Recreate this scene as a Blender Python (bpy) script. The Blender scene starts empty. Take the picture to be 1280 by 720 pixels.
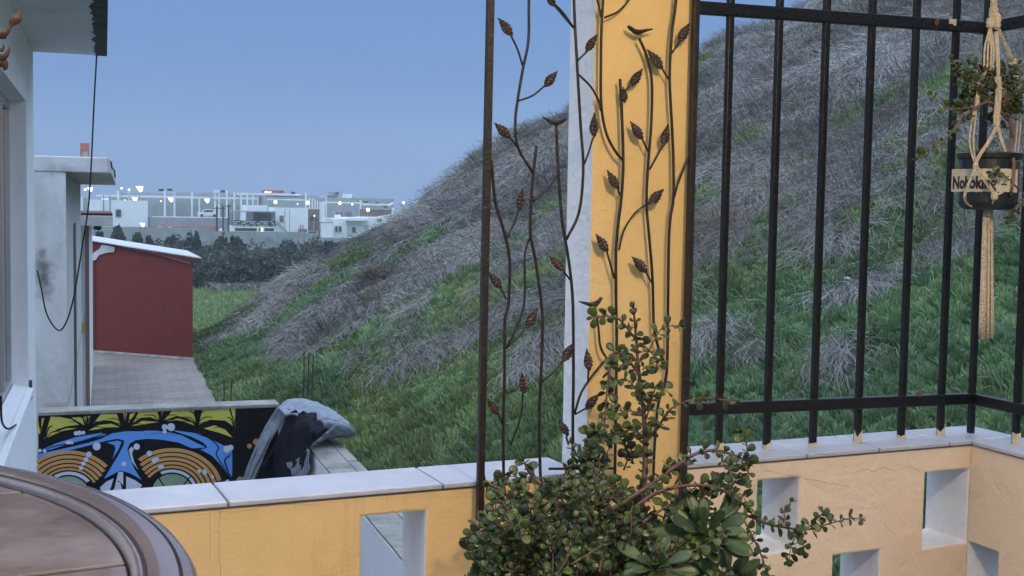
import bpy, bmesh, math, random
import numpy as np
from mathutils import Vector, Matrix, noise as mnoise

random.seed(7); rng = np.random.default_rng(11)
scene = bpy.context.scene
COL = scene.collection
D = bpy.data

# ------------------------------------------------------------------ camera
F = 1500.0
ROLL = math.radians(0.95); YAW = math.radians(18.78); PITCH = math.radians(3.66); EYE = 1.1
cf = np.array([math.sin(YAW)*math.cos(PITCH), math.cos(YAW)*math.cos(PITCH), -math.sin(PITCH)])
_r0 = np.array([math.cos(YAW), -math.sin(YAW), 0.0]); _u0 = np.cross(_r0, cf)
cr = _r0*math.cos(ROLL) + _u0*math.sin(ROLL)
cu = _u0*math.cos(ROLL) - _r0*math.sin(ROLL)
O = np.array([0, 0, EYE])
def ray(x, y): return (cf*F + cr*(x-640) + cu*(360-y))/F
def atZ(x, y, z): d = ray(x, y); return O + d*((z-EYE)/d[2])
def atY(x, y, Y): d = ray(x, y); return O + d*(Y/d[1])
def atP(x, y, p, n): d = ray(x, y); return O + d*(np.dot(np.asarray(p)-O, n)/np.dot(d, n))
def topx(P):
    v = np.asarray(P) - O; w = v @ cf
    return 640 + F*(v @ cr)/w, 360 - F*(v @ cu)/w, w
cam = D.cameras.new('camera'); cam.lens = 36*F/1280; cam.sensor_width = 36
cam.clip_start = 0.05; cam.clip_end = 6000
co = D.objects.new('camera', cam); COL.objects.link(co)
co.matrix_world = Matrix(((cr[0], cu[0], -cf[0], O[0]), (cr[1], cu[1], -cf[1], O[1]), (cr[2], cu[2], -cf[2], O[2]), (0, 0, 0, 1)))
scene.camera = co

# ------------------------------------------------------------------ materials
def S(r, g, b):      # 8-bit sRGB swatch -> linear
    f = lambda c: ((c/255+0.055)/1.055)**2.4 if c > 10 else c/255/12.92
    return (f(r), f(g), f(b))
def mat(name, c1, c2=None, scale=8, rough=0.7, bump=0.0, bscale=60, metal=0.0, spec=0.5, detail=6, stretch=None,
        c3=None, s3=3.0, t3=(0.5, 0.65), random_obj=0.0, trans=0.0, contrast=(0.35, 0.65), coat=0.0, bdist=0.02, streak=None, trowel=0.0):
    m = D.materials.new(name); m.use_nodes = True
    nt = m.node_tree; N = nt.nodes; L = nt.links
    b = N['Principled BSDF']
    b.inputs['Roughness'].default_value = rough; b.inputs['Metallic'].default_value = metal
    b.inputs['Specular IOR Level'].default_value = spec
    if coat: b.inputs['Coat Weight'].default_value = coat
    tc = N.new('ShaderNodeTexCoord'); src = tc.outputs['Object']
    if stretch:
        mp = N.new('ShaderNodeMapping'); mp.inputs['Scale'].default_value = stretch
        L.new(src, mp.inputs['Vector']); src = mp.outputs['Vector']
    c2 = c2 or c1
    nz = N.new('ShaderNodeTexNoise'); nz.inputs['Scale'].default_value = scale; nz.inputs['Detail'].default_value = detail
    nz.inputs['Roughness'].default_value = 0.65
    L.new(src, nz.inputs['Vector'])
    rp = N.new('ShaderNodeValToRGB'); rp.color_ramp.elements[0].position = contrast[0]; rp.color_ramp.elements[1].position = contrast[1]
    rp.color_ramp.elements[0].color = (*c1, 1); rp.color_ramp.elements[1].color = (*c2, 1)
    L.new(nz.outputs['Fac'], rp.inputs['Fac']); col = rp.outputs['Color']
    if c3:
        n3 = N.new('ShaderNodeTexNoise'); n3.inputs['Scale'].default_value = s3; n3.inputs['Detail'].default_value = 9
        n3.inputs['Roughness'].default_value = 0.7
        L.new(src, n3.inputs['Vector'])
        r3 = N.new('ShaderNodeValToRGB'); r3.color_ramp.elements[0].position = t3[0]; r3.color_ramp.elements[1].position = t3[1]
        L.new(n3.outputs['Fac'], r3.inputs['Fac'])
        mx = N.new('ShaderNodeMixRGB'); mx.inputs['Color2'].default_value = (*c3, 1)
        L.new(r3.outputs['Color'], mx.inputs['Fac']); L.new(col, mx.inputs['Color1']); col = mx.outputs['Color']
    if streak:
        sm = N.new('ShaderNodeMapping'); sm.inputs['Scale'].default_value = streak[1]; L.new(tc.outputs['Object'], sm.inputs['Vector'])
        sn = N.new('ShaderNodeTexNoise'); sn.inputs['Scale'].default_value = 1.0; sn.inputs['Detail'].default_value = 8; sn.inputs['Roughness'].default_value = .7; L.new(sm.outputs['Vector'], sn.inputs['Vector'])
        sr = N.new('ShaderNodeMapRange'); sr.inputs['From Min'].default_value = streak[2]; sr.inputs['From Max'].default_value = streak[3]; sr.inputs['To Max'].default_value = streak[4]; L.new(sn.outputs['Fac'], sr.inputs['Value'])
        sx_ = N.new('ShaderNodeMixRGB'); sx_.inputs['Color2'].default_value = (*streak[0], 1); L.new(sr.outputs[0], sx_.inputs['Fac']); L.new(col, sx_.inputs['Color1']); col = sx_.outputs['Color']
    if random_obj:
        gi = N.new('ShaderNodeNewGeometry')
        mr = N.new('ShaderNodeMapRange'); mr.inputs['To Min'].default_value = 1-random_obj; mr.inputs['To Max'].default_value = 1+random_obj
        L.new(gi.outputs['Random Per Island'], mr.inputs['Value'])
        mm = N.new('ShaderNodeMixRGB'); mm.blend_type = 'MULTIPLY'; mm.inputs['Fac'].default_value = 1
        L.new(col, mm.inputs['Color1']); L.new(mr.outputs['Result'], mm.inputs['Color2']); col = mm.outputs['Color']
    L.new(col, b.inputs['Base Color'])
    if bump:
        bn = N.new('ShaderNodeTexNoise'); bn.inputs['Scale'].default_value = bscale; bn.inputs['Detail'].default_value = 8
        L.new(src, bn.inputs['Vector'])
        bp = N.new('ShaderNodeBump'); bp.inputs['Strength'].default_value = bump; bp.inputs['Distance'].default_value = bdist
        L.new(bn.outputs['Fac'], bp.inputs['Height']); L.new(bp.outputs['Normal'], b.inputs['Normal'])
        if trowel:
            tn = N.new('ShaderNodeTexNoise'); tn.inputs['Scale'].default_value = 7; tn.inputs['Detail'].default_value = 3; tn.inputs['Distortion'].default_value = 1.6; L.new(tc.outputs['Object'], tn.inputs['Vector'])
            b2 = N.new('ShaderNodeBump'); b2.inputs['Strength'].default_value = trowel; b2.inputs['Distance'].default_value = .04; L.new(tn.outputs['Fac'], b2.inputs['Height']); L.new(b2.outputs['Normal'], bp.inputs['Normal'])
    if trans:
        tb = N.new('ShaderNodeBsdfTranslucent'); L.new(col, tb.inputs['Color'])
        ms = N.new('ShaderNodeMixShader'); ms.inputs['Fac'].default_value = trans
        L.new(b.outputs['BSDF'], ms.inputs[1]); L.new(tb.outputs['BSDF'], ms.inputs[2])
        L.new(ms.outputs['Shader'], N['Material Output'].inputs['Surface'])
    return m
def attr_mat(name, rough=0.8, trans=0.0, spec=0.3):   # colour from a per-face colour attribute (kind of plant, not light)
    m = D.materials.new(name); m.use_nodes = True; nt = m.node_tree; b = nt.nodes['Principled BSDF']
    a = nt.nodes.new('ShaderNodeAttribute'); a.attribute_name = 'tint'
    nt.links.new(a.outputs['Color'], b.inputs['Base Color'])
    b.inputs['Roughness'].default_value = rough; b.inputs['Specular IOR Level'].default_value = spec
    if trans:
        tb = nt.nodes.new('ShaderNodeBsdfTranslucent'); nt.links.new(a.outputs['Color'], tb.inputs['Color'])
        ms = nt.nodes.new('ShaderNodeMixShader'); ms.inputs['Fac'].default_value = trans
        nt.links.new(b.outputs['BSDF'], ms.inputs[1]); nt.links.new(tb.outputs['BSDF'], ms.inputs[2])
        nt.links.new(ms.outputs['Shader'], nt.nodes['Material Output'].inputs['Surface'])
    return m
def emit(name, c, s):
    m = D.materials.new(name); m.use_nodes = True; b = m.node_tree.nodes['Principled BSDF']
    b.inputs['Base Color'].default_value = (*c, 1); b.inputs['Emission Color'].default_value = (*c, 1); b.inputs['Emission Strength'].default_value = s
    return m

M = {}
M['ochre'] = mat('ochre_plaster', (0.66, 0.43, 0.185), (0.69, 0.455, 0.205), 5, 0.8, 0.3, 140, c3=(0.60, 0.375, 0.15), s3=1.6, t3=(0.5, 0.8), bdist=.006, trowel=.10, streak=((.36, .22, .09), (14, 14, 1.2), .56, .78, .55))
M['peach'] = mat('peach_plaster', (0.69, 0.525, 0.365), (0.72, 0.555, 0.39), 4, 0.8, 0.35, 70, c3=(0.63, 0.465, 0.31), s3=1.6, t3=(0.5, 0.8), bdist=.008, trowel=.17, streak=((.46, .34, .22), (10, 10, 1.6), .56, .8, .5))
M['pillar_yellow'] = mat('pillar_yellow', (0.67, 0.445, 0.175), (0.70, 0.475, 0.20), 6, 0.7, 0.3, 70, c3=(0.61, 0.39, 0.15), s3=3, t3=(0.5, 0.8), bdist=.008, trowel=.12, streak=((.44, .29, .13), (9, 9, 1.5), .58, .8, .5))
M['raw_plaster'] = mat('raw_plaster', (0.64, 0.62, 0.62), (0.70, 0.68, 0.68), 5, 0.85, 0.25, 40, c3=(0.56, 0.545, 0.555), s3=3, t3=(.5,.85))
M['tile'] = mat('glazed_tile', (0.36, 0.36, 0.395), (0.44, 0.44, 0.475), 9, 0.28, 0.05, 20, c3=(0.33, 0.325, 0.355), s3=6, t3=(0.5, 0.8))
M['grout'] = mat('grout', (0.10, 0.09, 0.09))
M['iron'] = mat('black_iron', (0.004, 0.004, 0.005), (0.009, 0.008, 0.008), 30, 0.36, 0.15, 90, spec=0.3, c3=(0.07, 0.03, 0.018), s3=14, t3=(0.68, 0.75))
M['chip'] = mat('old_cream_paint', (0.50, 0.40, 0.27), (0.58, 0.48, 0.34), 40, 0.8)
M['rustspot'] = mat('rust', (0.16, 0.055, 0.025), (0.09, 0.035, 0.02), 60, 0.85)
M['bronze'] = mat('brown_iron', (0.012, 0.009, 0.008), (0.024, 0.016, 0.012), 40, 0.42, 0.2, 120, spec=0.3)
M['bronze_leaf'] = mat('brown_iron_leaf', (0.016, 0.011, 0.009), (0.055, 0.028, 0.017), 70, 0.45, 0.25, 150, spec=0.5)
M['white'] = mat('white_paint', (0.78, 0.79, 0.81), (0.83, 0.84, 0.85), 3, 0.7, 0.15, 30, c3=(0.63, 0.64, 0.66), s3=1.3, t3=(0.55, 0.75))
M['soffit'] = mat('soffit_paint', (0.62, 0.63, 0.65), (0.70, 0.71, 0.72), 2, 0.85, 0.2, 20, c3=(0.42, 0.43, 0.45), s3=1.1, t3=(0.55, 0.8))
M['peel'] = mat('peeling_edge', (0.022, 0.026, 0.028), (0.07, 0.075, 0.078), 9, 0.95, 0.6, 25)
M['alu'] = mat('aluminium_frame', (0.42, 0.42, 0.44), (0.48, 0.48, 0.50), 10, 0.4, metal=0.5)
M['glass'] = mat('dark_glass', (0.03, 0.035, 0.04), (0.05, 0.055, 0.06), 2, 0.08, spec=0.8)
M['dirty_white'] = mat('dirty_concrete_white', (0.55, 0.56, 0.56), (0.66, 0.67, 0.67), 2.2, 0.9, 0.4, 25, c3=(0.30, 0.31, 0.30), s3=1.4, t3=(0.52, 0.8))
M['mould'] = mat('mould', (0.10, 0.10, 0.09), (0.36, 0.36, 0.34), 6, 0.95)
M['concrete'] = mat('raw_concrete', (0.20, 0.20, 0.18), (0.33, 0.32, 0.29), 5, 0.9, 0.5, 35, c3=(0.12, 0.12, 0.105), s3=3, t3=(0.5, 0.75))
M['maroon'] = mat('maroon_paint', (0.150, 0.020, 0.015), (0.172, 0.024, 0.018), 3, 0.8, 0.25, 18, c3=(0.125, 0.018, 0.016), s3=0.9, t3=(0.5, 0.8), streak=((.06, .014, .014), (2.5, 2.5, .35), .58, .8, .6))
M['maroon_dark'] = mat('maroon_fascia', (0.085, 0.018, 0.018), (0.11, 0.022, 0.022), 5, 0.7)
M['sheet'] = mat('pale_roof_sheet', (0.40, 0.40, 0.43), (0.56, 0.56, 0.59), 2, 0.55, 0.1, 15)
M['black_paint'] = mat('mural_black', (0.004, 0.004, 0.006), (0.008, 0.008, 0.010), 14, 0.7, 0.2, 50, spec=0.2)
M['m_yellow'] = mat('mural_yellow', (0.50, 0.47, 0.07), (0.60, 0.56, 0.11), 4, 0.6, contrast=(.3, .7))
M['m_blue'] = mat('mural_blue', (0.10, 0.30, 0.76), (0.12, 0.33, 0.80), 4, 0.6)
M['m_orange'] = mat('mural_orange', (0.52, 0.275, 0.085), (0.58, 0.315, 0.11), 4, 0.6)
M['m_pale'] = mat('mural_pale', (0.50, 0.57, 0.72), (0.62, 0.68, 0.80), 6, 0.6)
M['m_green'] = mat('mural_green', (0.16, 0.27, 0.16), (0.30, 0.40, 0.30), 5, 0.6)
M['cloth_grey'] = mat('grey_cloth', (0.17, 0.195, 0.24), (0.25, 0.28, 0.33), 14, 0.9, 0.4, 60)
M['cloth_dark'] = mat('black_cloth', (0.010, 0.011, 0.016), (0.018, 0.020, 0.028), 8, 0.9, 0.3, 60, spec=0.08)
M['cable'] = mat('black_cable', (0.006, 0.006, 0.008), rough=0.5)
M['rope'] = mat('cotton_rope', (0.62, 0.49, 0.34), (0.76, 0.63, 0.47), 90, 0.95, 0.8, 220)
M['pot_black'] = mat('black_pot', (0.008, 0.008, 0.008), (0.014, 0.013, 0.012), 12, 0.35)
M['label'] = mat('paper_label', (0.42, 0.36, 0.275), (0.50, 0.44, 0.35), 12, 0.7)
M['ink'] = mat('black_ink', (0.01, 0.01, 0.01), rough=0.6)
M['soil'] = mat('potting_soil', (0.03, 0.022, 0.016), (0.06, 0.045, 0.03), 40, 1.0, 0.8, 60)
M['terracotta'] = mat('terracotta', (0.36, 0.15, 0.08), (0.42, 0.19, 0.10), 8, 0.85, 0.2, 40)
M['jade_leaf'] = mat('jade_leaf', (0.024, 0.041, 0.010), (0.058, 0.080, 0.020), 30, 0.42, spec=0.32, random_obj=0.55, contrast=(.3, .7))
M['jade_stem'] = mat('jade_stem', (0.075, 0.032, 0.024), (0.12, 0.055, 0.038), 40, 0.6, 0.3, 90)
M['jade_bark'] = mat('jade_bark', (0.10, 0.065, 0.05), (0.17, 0.11, 0.085), 30, 0.8, 0.5, 60)
M['rosette'] = mat('rosette_leaf', (0.017, 0.036, 0.010), (0.033, 0.056, 0.015), 12, 0.42, spec=0.35, random_obj=0.4, c3=(0.11, 0.115, 0.024), s3=9, t3=(0.62, 0.8))
M['dead_leaf'] = mat('dead_pod', (0.04, 0.014, 0.009), (0.085, 0.03, 0.017), 30, 0.7, 0.4, 80)
M['table_rim'] = mat('brown_table_rim', (0.072, 0.046, 0.041), (0.105, 0.075, 0.068), 6, 0.24, 0.03, 40, spec=0.6, coat=.4)
M['table_top'] = mat('worn_brown_table', (0.050, 0.027, 0.019), (0.095, 0.058, 0.042), 7, 0.32, 0.06, 30, c3=(0.17, 0.145, 0.135), s3=6, t3=(0.46, 0.75), spec=0.5, coat=.25)
M['table_groove'] = mat('table_groove', (0.02, 0.014, 0.011), rough=0.7)
M['rebar'] = mat('rusty_rebar', (0.035, 0.026, 0.024), (0.07, 0.05, 0.04), 30, 0.8)
M['w_far'] = mat('far_white_wall', (0.76, 0.77, 0.79), (0.83, 0.84, 0.85), 0.4, 0.85, c3=(0.62, 0.63, 0.65), s3=0.3, t3=(.5, .8))
M['g_far'] = mat('far_grey_wall', (0.30, 0.31, 0.32), (0.40, 0.40, 0.41), 0.5, 0.9, c3=(0.22, 0.23, 0.24), s3=0.35, t3=(.5, .8))
M['block'] = mat('block_wall', (0.26, 0.265, 0.27), (0.34, 0.34, 0.345), 0.6, 0.95, c3=(0.18, 0.185, 0.19), s3=0.4, t3=(.5, .8))
M['far_dark'] = mat('far_dark', (0.03, 0.033, 0.04), (0.05, 0.055, 0.06), 1, 0.5)
M['far_red'] = mat('far_red', (0.42, 0.09, 0.075), (0.47, 0.11, 0.09), 1, 0.7)
M['far_brown'] = mat('far_brown', (0.19, 0.125, 0.105), (0.24, 0.16, 0.14), 0.8, 0.8, stretch=(3, 3, 0.2))
M['far_brick'] = mat('brick_kerb', (0.34, 0.14, 0.105), (0.42, 0.20, 0.16), 1.2, 0.9)
M['lampglow'] = emit('lamp_glow', (1.0, 0.84, 0.50), 2.6)
M['lampcool'] = emit('lamp_glow_cool', (1.0, 0.93, 0.76), 1.8)
M['winlit'] = emit('lit_window', (1.0, 0.72, 0.35), 1.2)
M['orange_pl'] = mat('orange_plastic', (0.42, 0.15, 0.11), rough=0.5)
M['car_white'] = mat('car_white', (0.7, 0.71, 0.72), rough=0.3, coat=0.5)
M['yellow_pl'] = mat('yellow_plastic', (0.5, 0.36, 0.05), rough=0.5)
M['trunk'] = mat('shrub_wood', (0.07, 0.055, 0.045), (0.11, 0.09, 0.075), 6, 0.9)
M['grass_mat'] = attr_mat('grass_blades', 0.75, 0.15)
M['straw_mat'] = attr_mat('straw', 0.9, 0.0)
M['shrub_mat'] = attr_mat('shrub_leaves', 0.8, 0.1)

def brick_ground(name, c1, c2, mortar, scale, bw, rh, rough=0.85):
    m = D.materials.new(name); m.use_nodes = True; nt = m.node_tree; N = nt.nodes; L = nt.links
    b = N['Principled BSDF']; b.inputs['Roughness'].default_value = rough
    tc = N.new('ShaderNodeTexCoord'); br = N.new('ShaderNodeTexBrick')
    br.inputs['Scale'].default_value = scale; br.inputs['Brick Width'].default_value = bw; br.inputs['Row Height'].default_value = rh
    br.inputs['Mortar Size'].default_value = 0.012; br.inputs['Color1'].default_value = (*c1, 1); br.inputs['Color2'].default_value = (*c2, 1)
    br.inputs['Mortar'].default_value = (*mortar, 1)
    L.new(tc.outputs['Object'], br.inputs['Vector'])
    nz = N.new('ShaderNodeTexNoise'); nz.inputs['Scale'].default_value = 1.3; nz.inputs['Detail'].default_value = 8
    L.new(tc.outputs['Object'], nz.inputs['Vector'])
    mr = N.new('ShaderNodeMapRange'); mr.inputs['To Min'].default_value = 0.6; mr.inputs['To Max'].default_value = 1.4
    L.new(nz.outputs['Fac'], mr.inputs['Value'])
    mx = N.new('ShaderNodeMixRGB'); mx.blend_type = 'MULTIPLY'; mx.inputs['Fac'].default_value = 1
    L.new(br.outputs['Color'], mx.inputs['Color1']); L.new(mr.outputs['Result'], mx.inputs['Color2'])
    L.new(mx.outputs['Color'], b.inputs['Base Color'])
    bp = N.new('ShaderNodeBump'); bp.inputs['Strength'].default_value = 0.4; L.new(br.outputs['Fac'], bp.inputs['Height']); bp.invert = True
    L.new(bp.outputs['Normal'], b.inputs['Normal'])
    return m
M['pavers'] = brick_ground('paving', (0.20, 0.175, 0.155), (0.255, 0.222, 0.195), (0.10, 0.095, 0.09), 2.0, 0.8, 0.4)

# ------------------------------------------------------------------ object helpers
ROOT = {}      # object -> world position of its root
def props(o, label=None, cat=None, group=None, kind=None):
    if label: o['label'] = label
    if cat: o['category'] = cat
    if group: o['group'] = group
    if kind: o['kind'] = kind
    return o
def thing(name, label, cat, loc=(0, 0, 0), group=None):
    o = D.objects.new(name, None); COL.objects.link(o); o.location = loc; o.empty_display_size = 0.1
    ROOT[o] = Vector(loc)
    return props(o, label, cat, group)

class MB:
    def __init__(s): s.v = []; s.f = []; s.m = []
    def add(s, vs, fs, mi=0):
        n = len(s.v); s.v += [tuple(map(float, v)) for v in vs]; s.f += [tuple(i+n for i in f) for f in fs]; s.m += [mi]*len(fs); return s
    def box(s, a, b, mi=0):
        x0, x1 = sorted((a[0], b[0])); y0, y1 = sorted((a[1], b[1])); z0, z1 = sorted((a[2], b[2]))
        return s.add([(x0,y0,z0),(x1,y0,z0),(x1,y1,z0),(x0,y1,z0),(x0,y0,z1),(x1,y0,z1),(x1,y1,z1),(x0,y1,z1)],
                     [(0,3,2,1),(4,5,6,7),(0,1,5,4),(1,2,6,5),(2,3,7,6),(3,0,4,7)], mi)
    def obox(s, c, ax, ay, az, mi=0):    # oriented box: centre and three half-vectors
        c, ax, ay, az = map(np.asarray, (c, ax, ay, az))
        vs = [c+i*ax+j*ay+k*az for k in (-1, 1) for (i, j) in ((-1,-1),(1,-1),(1,1),(-1,1))]
        return s.add(vs, [(0,3,2,1),(4,5,6,7),(0,1,5,4),(1,2,6,5),(2,3,7,6),(3,0,4,7)], mi)
    def bar(s, a, b, w, d=None, side=None, mi=0):   # square bar from a to b
        a, b = np.asarray(a, float), np.asarray(b, float); t = b-a; t /= np.linalg.norm(t)
        side = np.asarray(side if side is not None else ((1, 0, 0) if abs(t[0]) < .9 else (0, 1, 0)), float)
        side = side - t*(side@t); side /= np.linalg.norm(side); o = np.cross(t, side)
        return s.obox((a+b)/2, side*w/2, o*(d or w)/2, (b-a)/2, mi)
    def tube(s, pts, r, n=6, mi=0, cap=True):
        P = [np.asarray(p, float) for p in pts]; k = len(P)
        R = r if hasattr(r, '__len__') else [r]*k
        prev = None; vs = []; fs = []
        for i in range(k):
            t = P[min(i+1, k-1)] - P[max(i-1, 0)]; ln = np.linalg.norm(t); t = t/ln if ln > 1e-9 else np.array([0, 0, 1.])
            if prev is None: prev = np.cross(t, (0.3, 0.9, 0.2)); 
            prev = prev - t*(prev@t); prev /= np.linalg.norm(prev); o = np.cross(t, prev)
            for j in range(n):
                a = 2*math.pi*j/n; vs.append(P[i] + (prev*math.cos(a)+o*math.sin(a))*R[i])
        for i in range(k-1):
            for j in range(n):
                fs.append((i*n+j, i*n+(j+1)%n, (i+1)*n+(j+1)%n, (i+1)*n+j))
        if cap: fs.append(tuple(range(n-1, -1, -1))); fs.append(tuple((k-1)*n+j for j in range(n)))
        return s.add(vs, fs, mi)
    def lathe(s, c, prof, n=32, mi=0, ax=1.0):    # prof: (r, z)
        vs = []; fs = []
        for (r, z) in prof:
            for j in range(n):
                a = 2*math.pi*j/n; vs.append((c[0]+r*math.cos(a)*ax, c[1]+r*math.sin(a), c[2]+z))
        for i in range(len(prof)-1):
            for j in range(n): fs.append((i*n+j, i*n+(j+1)%n, (i+1)*n+(j+1)%n, (i+1)*n+j))
        return s.add(vs, fs, mi)
    def prism(s, poly, off, mi=0):      # polygon of 3-D points extruded by vector off
        n = len(poly); A = [np.asarray(p, float) for p in poly]; B = [p+np.asarray(off) for p in A]
        fs = [tuple(range(n)), tuple(range(2*n-1, n-1, -1))] + [(i, n+i, n+(i+1)%n, (i+1)%n) for i in range(n)]
        return s.add(A+B, fs, mi)
    def build(s, name, mats, parent=None, smooth=False, bevel=0, label=None, cat=None, group=None, kind=None, fix=False, segs=2):
        me = D.meshes.new(name)
        off = ROOT[parent] if parent is not None else Vector((0, 0, 0))
        me.from_pydata([(v[0]-off.x, v[1]-off.y, v[2]-off.z) for v in s.v], [], s.f)
        mats = mats if isinstance(mats, (list, tuple)) else [mats]
        for m in mats: me.materials.append(m)
        me.polygons.foreach_set('material_index', s.m)
        if smooth: me.polygons.foreach_set('use_smooth', [True]*len(s.f))
        if fix:
            bm = bmesh.new(); bm.from_mesh(me); bmesh.ops.recalc_face_normals(bm, faces=bm.faces); bm.to_mesh(me); bm.free()
        me.update()
        o = D.objects.new(name, me); COL.objects.link(o)
        if parent is not None: o.parent = parent
        ROOT[o] = off
        if bevel:
            bv = o.modifiers.new('bevel', 'BEVEL'); bv.width = bevel; bv.segments = segs; bv.limit_method = 'ANGLE'; bv.angle_limit = math.radians(40)
        return props(o, label, cat, group, kind)

def np_mesh(name, V, Fq, tint=None, mats=(), parent=None, label=None, cat=None, group=None, kind=None, smooth=False):
    me = D.meshes.new(name); V = np.asarray(V, np.float32); Fq = np.asarray(Fq, np.int32)
    off = ROOT[parent] if parent is not None else None
    if off is not None: V = V - np.array(off, np.float32)
    k = Fq.shape[1]
    me.vertices.add(len(V)); me.vertices.foreach_set('co', V.ravel())
    me.loops.add(Fq.size); me.loops.foreach_set('vertex_index', Fq.ravel())
    me.polygons.add(len(Fq)); me.polygons.foreach_set('loop_start', np.arange(0, Fq.size, k, dtype=np.int32))
    try: me.polygons.foreach_set('loop_total', np.full(len(Fq), k, np.int32))
    except Exception: pass
    if smooth: me.polygons.foreach_set('use_smooth', np.ones(len(Fq), bool))
    if tint is not None:
        a = me.attributes.new('tint', 'FLOAT_COLOR', 'FACE')
        a.data.foreach_set('color', np.c_[tint, np.ones(len(tint))].astype(np.float32).ravel())
    for m in mats: me.materials.append(m)
    me.update(calc_edges=True); me.validate()
    o = D.objects.new(name, me); COL.objects.link(o)
    if parent is not None: o.parent = parent
    ROOT[o] = off if off is not None else Vector((0, 0, 0))
    return props(o, label, cat, group, kind)

def smooth_path(pts, k=5):      # Catmull-Rom through the points
    P = [np.asarray(p, float) for p in pts]
    if len(P) < 3: return P
    P = [2*P[0]-P[1]] + P + [2*P[-1]-P[-2]]; out = []
    for i in range(1, len(P)-2):
        for j in range(k):
            t = j/k
            out.append(0.5*((2*P[i]) + (P[i+1]-P[i-1])*t + (2*P[i-1]-5*P[i]+4*P[i+1]-P[i+2])*t*t + (3*P[i]-P[i-1]-3*P[i+1]+P[i+2])*t**3))
    out.append(P[-2]); return out

GZ = -2.43            # ground beside the houses
FZ = -4.0             # field beyond
# ================================================================== TERRACE
TH = math.radians(5.26); P0 = np.array([0, 2.455, 0.0]); U = np.array([math.cos(TH), math.sin(TH), 0]); Nn = np.array([-U[1], U[0], 0])
UP = np.array([0, 0, 1.0]); WT = 0.16; WZ = 0.485; CZ = 0.5
def wp(s, d, z): return P0 + U*s + Nn*d + UP*z
def onwall(x, y, d=0.0): return atP(x, y, P0+Nn*d, Nn)
def zat(x, y, P):        # height at image row y of the vertical line through P
    n = np.array([math.sin(YAW), math.cos(YAW), 0]); return atP(x, y, P, n)[2]
def holed_wall(mb, P, U_, N_, T, s0, s1, z0, z1, holes, mi_face=0, mi_rev=1, ends=True):
    ss = sorted({s0, s1} | {h[0] for h in holes} | {h[1] for h in holes}); zs = sorted({z0, z1} | {h[2] for h in holes} | {h[3] for h in holes})
    def hole(i, j):
        if i < 0 or j < 0 or i >= len(ss)-1 or j >= len(zs)-1: return None
        cs = (ss[i]+ss[i+1])/2; cz = (zs[j]+zs[j+1])/2
        return any(h[0] < cs < h[1] and h[2] < cz < h[3] for h in holes)
    idx = {}
    def vid(i, j, k):
        if (i, j, k) not in idx:
            idx[(i, j, k)] = len(mb.v); mb.v.append(tuple(P + U_*ss[i] + N_*(T*k) + UP*zs[j]))
        return idx[(i, j, k)]
    def face(q, mi): mb.f.append(tuple(vid(*a) for a in q)); mb.m.append(mi)
    for i in range(len(ss)-1):
        for j in range(len(zs)-1):
            if hole(i, j): continue
            face([(i, j, 0), (i+1, j, 0), (i+1, j+1, 0), (i, j+1, 0)], mi_face)
            face([(i, j, 1), (i, j+1, 1), (i+1, j+1, 1), (i+1, j, 1)], 1)
            for (di, dj, q) in ((-1, 0, [(i, j, 0), (i, j+1, 0), (i, j+1, 1), (i, j, 1)]), (1, 0, [(i+1, j, 0), (i+1, j, 1), (i+1, j+1, 1), (i+1, j+1, 0)]),
                                (0, -1, [(i, j, 0), (i, j, 1), (i+1, j, 1), (i+1, j, 0)]), (0, 1, [(i, j+1, 0), (i+1, j+1, 0), (i+1, j+1, 1), (i, j+1, 1)])):
                hh = hole(i+di, j+dj)
                if hh is None or hh: face(q, mi_rev if hh else mi_face)
    return mb

# floor slab, unseen porch roof slab added to shade the terrace, cut back off the table
fl = MB(); fl.box((-2.6, -1.6, GZ-0.3), (2.40, 2.44, -0.004)); fl.build('terrace_floor', M['concrete'], kind='structure')
rf = MB(); rf.box((.35, -1.6, 2.42), (2.55, 2.75, 2.57)); rf.build('unseen_porch_roof', M['white'], kind='structure')

# parapet left of the pillar
pl_ = thing('parapet_wall', 'ochre plastered parapet left of the pillar with one open slot and white coping', 'wall', wp(-1.2, 0, 0))
mb = holed_wall(MB(), P0, U, Nn, WT, -1.2, 1.05, 0.0, WZ, [(0.521, 0.667, 0.17, 0.441)])
mb.build('wall_body', [M['ochre'], M['raw_plaster']], pl_, bevel=0.006, fix=True)
def tiles(parent, s_list, dirP, dirU, dirN, d0, d1):
    for a, b in zip(s_list[:-1], s_list[1:]):
        t = MB(); c = dirP + dirU*(a+b)/2 + dirN*(d0+d1)/2 + UP*((WZ+CZ)/2+0.0015)
        t.obox(c, dirU*((b-a)/2-0.0022), dirN*(d1-d0)/2, UP*((CZ-WZ)/2-0.0015))
        t.build('coping_tile', M['tile'], parent, bevel=0.003)
    g = MB(); g.obox(dirP + dirU*(s_list[0]+s_list[-1])/2 + dirN*(d0+d1)/2 + UP*(WZ+0.005), dirU*((s_list[-1]-s_list[0])/2-0.004), dirN*((d1-d0)/2-0.004), UP*0.004)
    g.build('tile_bed', M['grout'], parent)
tiles(pl_, [-1.2, -0.93, -0.698, -0.464, -0.23, 0.237, 0.705, 1.05], P0, U, Nn, -0.008, 0.175)

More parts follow.
